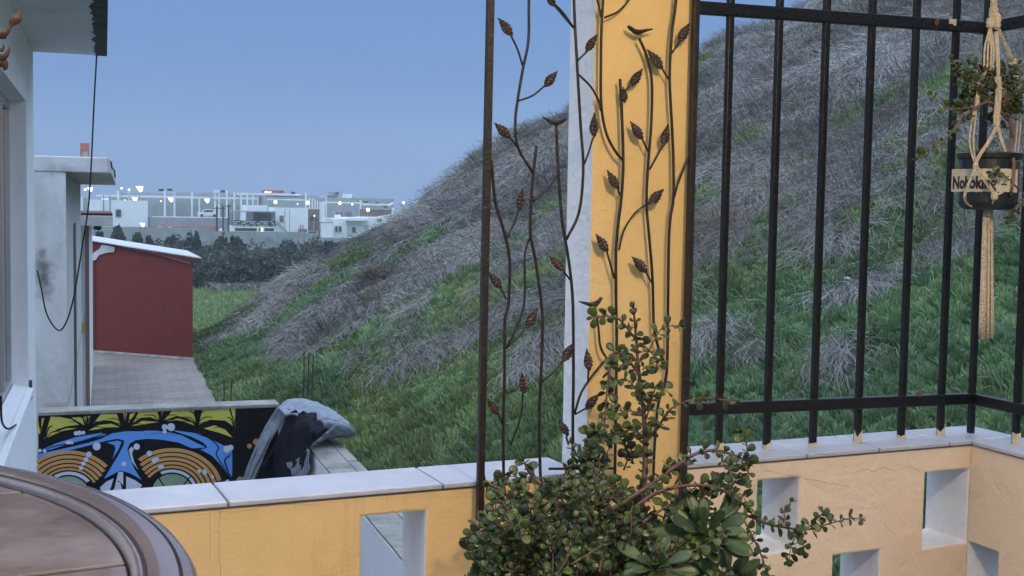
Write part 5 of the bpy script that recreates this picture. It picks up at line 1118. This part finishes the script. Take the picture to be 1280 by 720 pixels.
for k in range(40):      # low grey weeds along the field edge
    xk = r_.uniform(255, 345); Yk = 76.5-(345-xk)*.02+r_.uniform(-1, .8); a, b, c = leaf_blob(r_, ((xk-130)/1500*Yk, Yk, FZ), .7, .35, 120, .13, (.20, .19, .17)); VV.append(a); FF.append(b+off); CC.append(c); off += len(a)
np_mesh('shrub_thicket', np.concatenate(VV), np.concatenate(FF), np.concatenate(CC), [M['shrub_mat']], kind='stuff', label='dark grey green thicket of shrubs between the field and the town wall', cat='shrubs')
def shrub(label, x, ytop, Yv, wpx, colr, seed, group=None, gz=FZ):
    X_ = atY(x, 300, Yv)[0]; top = atY(x, ytop, Yv)[2]; h = top-gz; R = wpx/1500*Yv/2
    t_ = thing('shrub', label, 'shrub', (X_, Yv, gz), group); r2 = np.random.default_rng(seed); VV = []; FF = []; CC = []; off = 0
    for k in range(7):
        aa = r2.uniform(0, 6.28); rr = R*r2.uniform(.15, .6) if k else 0; cz = gz + h*r2.uniform(.15, .55) if k else gz+h*.45
        hh = (gz+h*r2.uniform(.75, 1.0)) - cz
        a, b, c = leaf_blob(r2, (X_+rr*math.cos(aa), Yv+rr*math.sin(aa), cz), R*r2.uniform(.4, .65), hh, 260, .15*Yv/100+.04, colr); VV.append(a); FF.append(b+off); CC.append(c); off += len(a)
    np_mesh('crown', np.concatenate(VV), np.concatenate(FF), np.concatenate(CC), [M['shrub_mat']], t_)
    mb = MB()
    for k in range(4): mb.tube([(X_, Yv, gz), (X_+R*.2*math.cos(k*1.6), Yv+R*.2*math.sin(k*1.6), gz+h*.35), (X_+R*.5*math.cos(k*1.6), Yv+R*.5*math.sin(k*1.6), gz+h*.8)], [.09, .06, .02], 5)
    mb.build('trunk', M['trunk'], t_)
G1 = (.045, .062, .038)
shrub('broad dark shrub standing above the left end of the red shed roof', 148, 282, 112, 22, G1, 1)
shrub('small shrub left of the broad one above the shed roof', 123, 289, 112, 13, G1, 2)
shrub('low shrub above the middle of the shed roof', 172, 291, 110, 18, G1, 3)
shrub('thin low shrub above the right half of the shed roof', 187, 296, 108, 12, G1, 4)
shrub('feathery shrub just left of the tall dark thicket shrubs', 212, 294, 106, 18, G1, 5)
shrub('tall dark shrub rising from the thicket right of the shed', 240, 292, 100, 22, (.04, .058, .034), 6)
shrub('dark shrub below the utility poles', 276, 293, 100, 24, G1, 7)
shrub('round dark shrub in the thicket below the patterned balcony', 298, 297, 98, 20, G1, 8)
shrub('twiggy grey shrub below the white house block', 358, 297, 100, 24, (.085, .08, .07), 9)
shrub('dark bushy shrub at the foot of the slope below the low white house', 414, 300, 92, 26, (.045, .055, .042), 10)
shrub('round dark shrub at the right end of the thicket against the slope', 396, 326, 60, 40, (.05, .06, .043), 11)
shrub('brownish shrub on the crest of the slope end', 440, 306, 60, 30, (.085, .078, .055), 12)
# ================================================================== THE TOWN BEYOND
def XZ(x, y, Yv): p = atY(x, y, Yv); return p[0], p[2]
def pbox(mb, x0, y0, x1, y1, Yv, depth, gz=None, mi=0, front=0.0):     # a box whose front face spans the given outline at distance Yv
    xa, za = XZ(x0, (y0+y1)/2, Yv)[0], XZ((x0+x1)/2, y0, Yv)[1]; xb, zb = XZ(x1, (y0+y1)/2, Yv)[0], XZ((x0+x1)/2, y1, Yv)[1]
    mb.box((xa, Yv-front, zb if gz is None else gz), (xb, Yv+depth, za), mi); return mb
def part(name, m, parent, rects, Yv, depth, gz=None, front=0.0, **k):
    mb = MB()
    for r in rects: pbox(mb, *r, Yv, depth, gz, 0, front)
    return mb.build(name, M[m] if isinstance(m, str) else m, parent, **k)
def tthing(name, label, cat, x, Yv, group=None, gz=FZ): return thing(name, label, cat, (XZ(x, 280, Yv)[0], Yv, gz), group)
# grey boundary wall, stepped
t = tthing('boundary_wall', 'long grey block boundary wall behind the thicket, with a faded blue scrawl', 'wall', 260, 130)
part('wall_panel', 'block', t, [(40, 283.5, 262, 300)], 130, .25, FZ); part('wall_panel', 'block', t, [(262, 289.5, 382, 310)], 130.3, .25, FZ); part('wall_panel', 'block', t, [(382, 291.5, 396, 310)], 130.1, .25, FZ)
part('wall_panel', 'block', t, [(396, 297.5, 505, 312)], 130, .25, FZ)
part('pilaster', 'block', t, [(395, 290.5, 398, 312)], 129.8, .5, FZ)
mb = MB(); 
for pts in ([(330, 297), (333, 303), (336, 296), (338, 304)], [(340, 298), (344, 305), (348, 297), (346, 292)], [(352, 300), (358, 297), (362, 303)]):
    mb.tube(smooth_path([atY(x, y, 130.25) for x, y in pts], 4), .05, 4)
mb.build('faded_scrawl', mat('faded_blue', (.16, .28, .40), rough=.9), t)
# raised lot with retaining wall and brick kerb
t = tthing('retaining_wall', 'stained concrete retaining wall with a red brick kerb below the row of white columns', 'wall', 240, 150)
part('wall_body', 'g_far', t, [(188, 272, 290, 292)], 150, 12, FZ); part('brick_kerb', 'far_brick', t, [(188, 282.5, 276, 287.5)], 147, 1.0, FZ)
for k, (x, lab) in enumerate(((200, 'left'), (213, 'right'), (276, ''))):
    tt = tthing('white_block', ('small white block on the brick kerb, %s one of the pair' % lab) if lab else 'white concrete block beside the dark utility poles', 'block', x, 146.4)
    mb = MB(); a, z = XZ(x, 285 if lab else 288, 146.4); mb.box((a-(.22 if lab else .18), 146.3, z-.18 if lab else z-.55), (a+(.22 if lab else .18), 146.8, z+.12 if lab else z+.22)); mb.build('block_body', M['w_far'], tt, bevel=.03)
# white warehouse on the left
t = tthing('white_warehouse', 'plain white warehouse with one dark square window at the left of the town', 'building', 145, 150)
part('wall', 'w_far', t, [(96, 250, 185, 284)], 152, 10, FZ); part('corner_strip', 'g_far', t, [(185.2, 249, 190, 284)], 152.3, 3, FZ)
w_ = part('window_frame', 'g_far', t, [(144.4, 261.5, 151.6, 271.2)], 152, -.06); part('pane', 'far_dark', w_, [(145.2, 262.5, 150.9, 270.4)], 151.9, -.06)
part('tall_window', 'g_far', t, [(104, 247.5, 109.5, 269)], 152, -.1); part('white_pier', 'w_far', t, [(101, 246, 103.8, 282)], 151.8, .4)
for x in (129.5, 137.5): part('downpipe', 'far_dark', t, [(x-.35, 244, x+.35, 268)], 151.9, .15)
part('roof_vent', 'w_far', t, [(127, 247.5, 135.5, 250.5)], 153, 2)
# big hall with white columns
t = tthing('factory_hall', 'long pale factory hall with white steel columns and a wavy roof line across the skyline', 'building', 280, 245)
part('wall', 'g_far', t, [(140, 247, 345, 275)], 250, 12, FZ)
part('roof_band', 'w_far', t, [(120, 245.2, 342, 247.8)], 246, 2)
mb = MB()
for k in range(26):
    x0 = 150+k*7.3; ya = 241.0+.7*math.sin(k*1.1); mb_x0, mb_z = XZ(x0, ya, 252); mb_x1, _ = XZ(x0+7.3, ya, 252); mb.box((mb_x0, 252, XZ(x0, 245.3, 252)[1]), (mb_x1, 262, mb_z))
mb.build('roof_panel', M['g_far'], t)
for (x, y0, y1, w, Yv) in ((147.6, 238, 256, 2.6, 170), (161.3, 237.5, 256, 2.4, 172), (206, 238.5, 269, 2.4, 165), (218.2, 240, 272, 2.3, 167), (240, 240.5, 271.5, 2.1, 172), (249.2, 246, 271, 1.7, 205)):
    part('column', 'w_far', t, [(x-w/2, y0, x+w/2, y1)], Yv, .3, FZ)
for (x, y0, w, Yv) in ((269, 239, 2.3, 168), (274, 239.5, 2.3, 168), (283.6, 240.5, 2.1, 178), (293, 240.5, 2.0, 188), (301.6, 241.5, 1.8, 200), (309.2, 242.5, 1.7, 212), (316.2, 244, 1.5, 224), (322.4, 246, 1.4, 234), (328.2, 248, 1.3, 243)):
    part('column', 'w_far', t, [(x-w/2, y0, x+w/2, 275)], Yv, .3, FZ)
part('column_head', 'w_far', t, [(267.6, 237.5, 285, 241)], 167.8, .8)
for (x0, x1, y) in ((198.5, 204.5, 237.5), (209.5, 215.5, 237.2), (276, 281.5, 239.3)): part('roof_unit', 'far_dark', t, [(x0, y-1.5, x1, y+1.5)], 166, 1)
# second hall to the right
t = tthing('steel_hall', 'white steel framed hall with grey walls and roof machinery right of the factory hall', 'building', 430, 230)
part('wall', 'g_far', t, [(332, 247, 492, 285)], 232, 14, FZ); part('roof_beam', 'w_far', t, [(334, 248.8, 384, 250.4), (403, 252.3, 452, 254.2), (452, 254.5, 486, 256.8)], 206, .5)
part('roof_slab', 'w_far', t, [(300, 241.5, 376, 244.2), (400, 246.2, 440, 248.2)], 238, 6); part('upper_wall', 'g_far', t, [(336, 244.4, 442, 249.5)], 239, 6)
for (x, y0, y1, w, Yv) in ((382.5, 241, 262, 1.8, 200), (387, 247, 262, 1.5, 204), (390.6, 248, 262, 1.4, 209), (394, 249, 264, 1.3, 214), (397, 250.5, 265, 1.2, 219), (400.3, 252, 277, 1.4, 224), (404, 253, 272, 4.2, 203), (408, 247, 272, 1.2, 202), (450.7, 250, 274, 1.7, 203)):
    part('column', 'w_far', t, [(x-w/2, y0, x+w/2, y1)], Yv, .3, FZ)
for r in ((411, 239.5, 417, 244.5), (418, 241, 424, 245)): part('roof_unit', 'g_far', t, [r], 237, 2)
part('roof_unit', 'far_dark', t, [(419.5, 240.2, 423.5, 243), (364, 239.7, 369, 242.5)], 236.8, .4); part('antenna', 'far_dark', t, [(426.3, 238, 426.8, 246)], 236, .2)
part('roof_unit', 'w_far', t, [(430, 242.5, 440, 247.5)], 236, 3); part('bay_door', 'far_brown', t, [(420, 265, 428.5, 274), (432, 265, 440.5, 274)], 231.9, .2)
part('far_roof', 'g_far', t, [(440, 250, 492, 254)], 245, 5); part('skylight', 'far_dark', t, [(455, 251.5, 460, 253.5), (470, 252.5, 474, 254.3), (480, 257, 484, 260)], 231, .3)
# open white frame at the far right, brown shed
t = tthing('open_pergola', 'open white pergola and railing at the right end of the town beside the slope', 'pergola', 485, 175)
part('post', 'w_far', t, [(490, 259.5, 492.6, 277)], 175, .3); part('railing', 'g_far', t, [(479, 272.5, 490, 274), (479, 275, 490, 276.2)], 175.1, .1)
mb = MB(); mb.bar(atY(472, 271.5, 175), atY(492, 268, 175), .22); mb.bar(atY(486, 256.8, 176), atY(491, 254, 180), .2); mb.build('sloping_beam', M['w_far'], t)
t = tthing('brown_shed', 'long low brown shed under a street lamp at the right of the town', 'shed', 473, 190)
part('wall', 'far_brown', t, [(457.5, 262.2, 491, 276)], 190, 5, FZ); part('roof', 'g_far', t, [(457, 261.6, 491.5, 262.4)], 189.8, 5.3)
# house with patterned balcony
t = tthing('balcony_house', 'white house with a patterned balcony parapet, open terrace and dark ground floor windows', 'house', 340, 145)
part('wall', 'w_far', t, [(343.5, 259.5, 385, 296)], 146, 8, FZ); part('wall', 'w_far', t, [(289.5, 282.8, 345, 296)], 145.5, 8, FZ); part('upper_block', 'w_far', t, [(308, 256.5, 334, 266)], 152, 5, FZ)
part('terrace_roof', 'g_far', t, [(290.5, 263.8, 344, 265.2)], 145.4, 6); part('terrace_post', 'far_dark', t, [(290.5, 265.2, 291.3, 276), (293, 265.2, 293.6, 276), (316.5, 265.2, 317.2, 276), (343.2, 265.2, 343.9, 276)], 145.4, .1)
part('terrace_back_wall', 'g_far', t, [(317.5, 265.3, 343, 276.5)], 149.5, 1); part('terrace_side_wall', 'w_far', t, [(308, 265.3, 317, 276.5)], 149, 1)
part('balcony_parapet', 'far_dark', t, [(290, 275.8, 345, 282.8)], 145.45, .2)
mb = MB(); r_p = random.Random(3)
for k in range(20):
    for j in range(3):
        x = 291+k*2.7+(j % 2)*1.3; y = 277.2+j*2.2
        if r_p.random() < .72: pts = [atY(x-1.2, y+.5, 145.44), atY(x+.2, y-.7, 145.44), atY(x+1.3, y-.3, 145.44), atY(x, y+.8, 145.44)]; mb.prism(pts, (0, .02, 0))
mb.build('parapet_pattern', M['w_far'], t)
w_ = part('ground_window', 'far_dark', t, [(293.5, 285, 321, 288.8), (330.5, 285.2, 342.5, 289)], 145.48, .05); part('lit_pane', M['winlit'], w_, [(326, 284.5, 328.5, 289.8)], 145.4, .05)
part('ground_window', 'far_dark', t, [(323.5, 285.2, 326, 289)], 145.48, .05)
w_ = part('window_frame', 'w_far', t, [(348.6, 268.7, 355.4, 278.2)], 146, -.05); part('pane', 'far_brown', w_, [(349.4, 269.5, 354.6, 277.5)], 145.95, -.05)
for x in (356, 362): part('downpipe', 'g_far', t, [(x-.3, 261.5, x+.3, 291)], 145.95, .1)
mb = MB(); mb.bar(atY(345.5, 278, 145.2), atY(358, 290.5, 145.2), .35, .5); mb.bar(atY(345.5, 275.5, 145.2), atY(358.5, 288, 145.2), .06); mb.build('outside_stair', M['g_far'], t)
part('rubble', 'far_brown', t, [(374, 286.5, 384, 290.5)], 145.2, .7); part('chimney', 'far_dark', t, [(375.3, 281, 376.2, 287), (378.5, 281, 379.2, 287)], 145.4, .2)
t = tthing('unfinished_block', 'unpainted grey brown block with one dark opening between the two white houses', 'building', 392, 150)
part('wall', 'far_brown', t, [(385.3, 261.5, 399.5, 296)], 150, 6, FZ); part('opening', 'far_dark', t, [(388, 270, 394.5, 275.5)], 149.95, .1); part('ledge', 'g_far', t, [(385.3, 288.5, 400, 290)], 149.8, .3)
# low white house row
t = tthing('white_row_house', 'low white row house with three small dark window openings against the slope', 'house', 440, 150)
part('wall', 'w_far', t, [(416.5, 273.5, 434.5, 302)], 150, 8, FZ); part('wall', 'w_far', t, [(434.5, 272, 460.5, 302)], 150.2, 8, FZ); part('wall', 'w_far', t, [(460.5, 271.8, 500, 302)], 149.8, 8, FZ); part('wall', 'w_far', t, [(401.5, 278.5, 416.2, 302)], 149, 8, FZ)
part('flat_roof', 'g_far', t, [(401, 277.9, 416.4, 279), (434, 275.6, 460, 276.3)], 149, 7)
for (x0, y0, x1, y1) in ((418.8, 282.6, 422.4, 290), (423.4, 282.6, 427, 290), (440, 283.8, 445, 291), (463.6, 285, 466.2, 290.4), (466.9, 285, 469.5, 290.4)):
    w_ = part('window_frame', 'g_far', t, [(x0, y0, x1, y1)], 149.7, .08); part('pane', 'far_dark', w_, [(x0+.5, y0+.5, x1-.5, y1-.5)], 149.65, .04)
part('roof_tank', 'w_far', t, [(420.5, 268.5, 426, 271.5)], 152, 1.5, XZ(423, 273.5, 152)[1]); part('downpipe', 'g_far', t, [(434.2, 274, 434.8, 301)], 149.6, .1)
part('satellite_dish', 'far_dark', t, [(472, 274, 477.5, 276.2)], 149.6, .1)
# red billboard on the far roof
t = tthing('red_billboard', 'long red sign with small lit white letters on the far roof', 'billboard', 341, 236, gz=XZ(341, 241.5, 236)[1])
part('sign_board', 'far_red', t, [(327.5, 237.8, 354.5, 241.4)], 236, .4)
part('lit_letters', 'lampcool', t, [(331, 239, 334.2, 240.9), (335.3, 239.6, 336.8, 241), (338, 239.4, 339.2, 240.8)], 235.9, .08); part('dark_panel', 'far_dark', t, [(350, 239, 354, 240.8)], 235.95, .04)
# street lamps
def lamp(label, x, y, ybase, Yv, r, m='lampglow', flood=False):
    a, z = XZ(x, y, Yv); zb = FZ if ybase is None else XZ(x, ybase, Yv)[1]; t = thing('street_lamp', label, 'street lamp', (a, Yv, zb), 'lit street lamps of the town')
    mb = MB(); mb.tube([(a, Yv+.15, zb), (a, Yv+.15, z+.1)], .06*Yv/170, 5); mb.build('pole', M['g_far'], t)
    mb = MB(); R = 1.2*r*Yv/1500
    if flood: mb.prism([(a-R*1.25, Yv-.1, z+R*.8), (a+R*1.1, Yv-.1, z+R*.9), (a+R*.9, Yv-.1, z-R*.7), (a+R*.1, Yv-.1, z-R*1.1)], (0, .15, 0))
    else: mb.lathe((a, Yv, z), [(.001, -R), (R*.7, -R*.7), (R, 0), (R*.75, R*.65), (.001, R)], 12)
    mb.build('lamp_head', M[m], t, smooth=False)
lamp('brightest floodlight above the white warehouse roof', 174.5, 236, None, 168, 3.0, flood=True)
lamp('floodlight just above the right end of the warehouse roof', 168.3, 249.3, 252, 160, 2.3, flood=True)
lamp('floodlight between the two tall white columns', 213.4, 249.8, None, 158, 2.2, flood=True)
lamp('street lamp on a pole above the parked white vehicle', 258.6, 251, None, 160, 2.2, flood=True)
lamp('lamp at the foot of the warehouse corner', 177.8, 281, 284, 140, 2.0, flood=True)
lamp('lamp above the terrace roof of the balcony house', 344.3, 252.6, None, 200, 1.9)
lamp('lamp above the main wall of the balcony house', 384.6, 253.4, None, 198, 2.0)
lamp('lamp under the beam of the steel hall', 424.7, 254, None, 198, 1.7)
lamp('lamp at the left end of the brown shed', 460, 262.3, None, 186, 2.1)
lamp('lone lamp at the right against the sky', 504.4, 253.5, None, 180, 1.5)
lamp('small floodlight under the grimy building canopy edge', 112.5, 236.6, None, 165, 2.2, flood=True)
lamp('tiny lamp right of the canopy on the skyline', 152, 235.3, 250, 170, 1.1, 'lampcool'); lamp('tiny lamp on top of a short white column', 161.3, 237.2, 250, 169, 1.1, 'lampcool')
lamp('tiny lamp left of the canopy floodlight', 106.5, 236.8, None, 165, 1.2, 'lampcool'); lamp('faint lamp left of the columns above the warehouse', 156, 250.5, 256, 165, .8, 'lampcool')
lamp('faint lamp on the grey hall wall', 201, 251.5, None, 200, .8, 'lampcool'); lamp('faint lamp beside the steel hall beam', 440.4, 255.5, None, 200, 1.1, 'lampcool'); lamp('faint lamp on the grey wall right of the terrace lamp', 372, 255, None, 200, .8, 'lampcool')
lamp('small lamp in the opening of the unfinished block', 393, 269.8, 290, 148, .9, 'lampcool')
# utility poles
for (x, y0, w, lab) in ((271, 258, .28, 'leftmost of three dark utility poles'), (278.8, 258, .22, 'middle one of three dark utility poles'), (285.6, 255.5, .22, 'rightmost and tallest of three dark utility poles'), (394.3, 272, .16, 'thin dark pole in front of the unfinished block')):
    t = tthing('utility_pole', lab, 'pole', x, 138, None); a, z = XZ(x, y0, 138); mb = MB(); mb.tube([(a, 138, FZ), (a, 138, z)], [.11*w/.22, .08*w/.22], 6); mb.build('pole_shaft', M['far_dark'], t)
    mb = MB(); mb.box((a-.35, 137.9, z-.25), (a+.35, 138.0, z-.17)); mb.build('cross_arm', M['far_dark'], t)
mb = MB(); mb.tube(smooth_path([atY(x, y, 138) for x, y in ((262, 246), (272, 252), (279, 257.6), (286, 256.5), (292, 252), (300, 247))], 4), .02, 4); mb.build('overhead_wire', M['cable'], label='thin overhead wire strung between the dark utility poles', cat='cable')
# parked white car on the raised lot
a, z = XZ(259.5, 271.5, 152); t = thing('parked_car', 'white car parked on the raised lot under a street lamp', 'car', (a, 152, z))
prof = [(-2.1, .25), (-2.15, .62), (-1.9, .82), (-1.2, .92), (-.75, 1.38), (.75, 1.42), (1.35, .95), (2.0, .85), (2.15, .6), (2.1, .25)]; s_ = .5
mb = MB(); mb.prism([(a+x*s_*1.15, 151.2, z+y_*s_*1.35) for x, y_ in prof], (0, .9, 0)); mb.build('body', M['car_white'], t, bevel=.05)
mb = MB(); mb.prism([(a+x*s_*1.15, 151.19, z+y_*s_*1.35) for x, y_ in ((-1.05, .95), (-.68, 1.3), (.68, 1.34), (1.15, .97))], (0, .005, 0)); mb.build('side_window', M['far_dark'], t)
for sx in (-1.3, 1.3):
    mb = MB(); q = [(a+sx*s_*1.15+.19*math.cos(k*.5236), 151.18, z+.19+.19*math.sin(k*.5236)) for k in range(12)]; mb.prism(q, (0, .25, 0)); mb.build('wheel', M['far_dark'], t)
# ================================================================== LIGHT, SKY, AIR
w = D.worlds.new('World'); scene.world = w; w.use_nodes = True; nt = w.node_tree; N = nt.nodes; L = nt.links
bg = N['Background']
SUN_EL, SUN_ROT = math.radians(14), math.radians(250)
sky = N.new('ShaderNodeTexSky'); sky.sky_type = 'NISHITA'; sky.sun_disc = False; sky.sun_elevation = SUN_EL; sky.sun_rotation = SUN_ROT; sky.air_density = 1.2; sky.dust_density = 1.0; sky.ozone_density = 2.0
tc = N.new('ShaderNodeTexCoord'); sx = N.new('ShaderNodeSeparateXYZ'); L.new(tc.outputs['Generated'], sx.inputs[0])
rp = N.new('ShaderNodeValToRGB'); els = rp.color_ramp.elements
SKYK = 4.0        # the evening overcast is brightest overhead
stops = [(0.0, (.222, .348, .612)), (.04, (.188, .315, .600)), (.12, (.155, .288, .600)), (.22, (.143, .278, .600)), (.42, (.90, 1.20, 1.75)), (1.0, (1.95, 2.40, 3.15))]
els[0].position = 0; els[1].position = 1
for p, c in stops[1:-1]: els.new(p)
for e, (p, c) in zip(els, stops): e.position = p; e.color = (*[v/SKYK for v in c], 1)
L.new(sx.outputs['Z'], rp.inputs['Fac'])
cloud = N.new('ShaderNodeTexNoise'); cloud.inputs['Scale'].default_value = 2.2; cloud.inputs['Detail'].default_value = 4
mp_ = N.new('ShaderNodeMapping'); mp_.inputs['Scale'].default_value = (1, 1, 4); L.new(tc.outputs['Generated'], mp_.inputs[0]); L.new(mp_.outputs[0], cloud.inputs['Vector'])
cr_ = N.new('ShaderNodeMapRange'); cr_.inputs['To Min'].default_value = .90*SKYK*10; cr_.inputs['To Max'].default_value = 1.10*SKYK*10; L.new(cloud.outputs['Fac'], cr_.inputs['Value'])
mu = N.new('ShaderNodeVectorMath'); mu.operation = 'SCALE'; L.new(rp.outputs['Color'], mu.inputs[0]); L.new(cr_.outputs[0], mu.inputs['Scale'])
mx = N.new('ShaderNodeMixRGB'); mx.inputs['Fac'].default_value = .90; L.new(sky.outputs['Color'], mx.inputs['Color1']); L.new(mu.outputs[0], mx.inputs['Color2'])
L.new(mx.outputs['Color'], bg.inputs['Color']); bg.inputs['Strength'].default_value = 0.1

sl_ = D.lights.new('sun', 'SUN'); sl_.energy = 0.5; sl_.angle = math.radians(40); sl_.color = (1.0, .95, .92)
so_ = D.objects.new('sun', sl_); COL.objects.link(so_)
dS_ = Vector((-math.sin(SUN_ROT)*math.cos(math.radians(55)), -math.cos(SUN_ROT)*math.cos(math.radians(55)), math.sin(math.radians(55))))
dS_ = Vector((math.sin(SUN_ROT)*.5, math.cos(SUN_ROT)*.5, 1.0)).normalized()
so_.rotation_euler = dS_.to_track_quat('Z', 'Y').to_euler()

pl0 = D.lights.new('porch_lamp', 'POINT'); pl0.energy = 128; pl0.color = (1.0, .76, .49); pl0.shadow_soft_size = .05
po = D.objects.new('porch_lamp', pl0); COL.objects.link(po); po.location = (.95, .40, 2.2)

HAZE = 0.0007
if HAZE:
    m = D.materials.new('haze_air'); m.use_nodes = True; n_ = m.node_tree.nodes; n_.remove(n_['Principled BSDF'])
    v = n_.new('ShaderNodeVolumePrincipled'); v.inputs['Density'].default_value = HAZE; v.inputs['Color'].default_value = (.80, .88, 1.0, 1); v.inputs['Anisotropy'].default_value = .2
    m.node_tree.links.new(v.outputs[0], n_['Material Output'].inputs['Volume'])
    mb = MB(); mb.box((-400, -60, GZ-5), (500, 420, 26)); ho = mb.build('haze', m, kind='stuff', label='pale blue evening haze over the field and town', cat='haze')

vs_ = scene.view_settings; vs_.view_transform = 'Standard'; vs_.look = 'None'; vs_.exposure = 0.0; vs_.gamma = 1.0; vs_.use_curve_mapping = False
scene.cycles.max_bounces = 6; scene.cycles.volume_bounces = 1; scene.cycles.use_denoising = True
scene.render.resolution_x = 1024; scene.render.resolution_y = 576
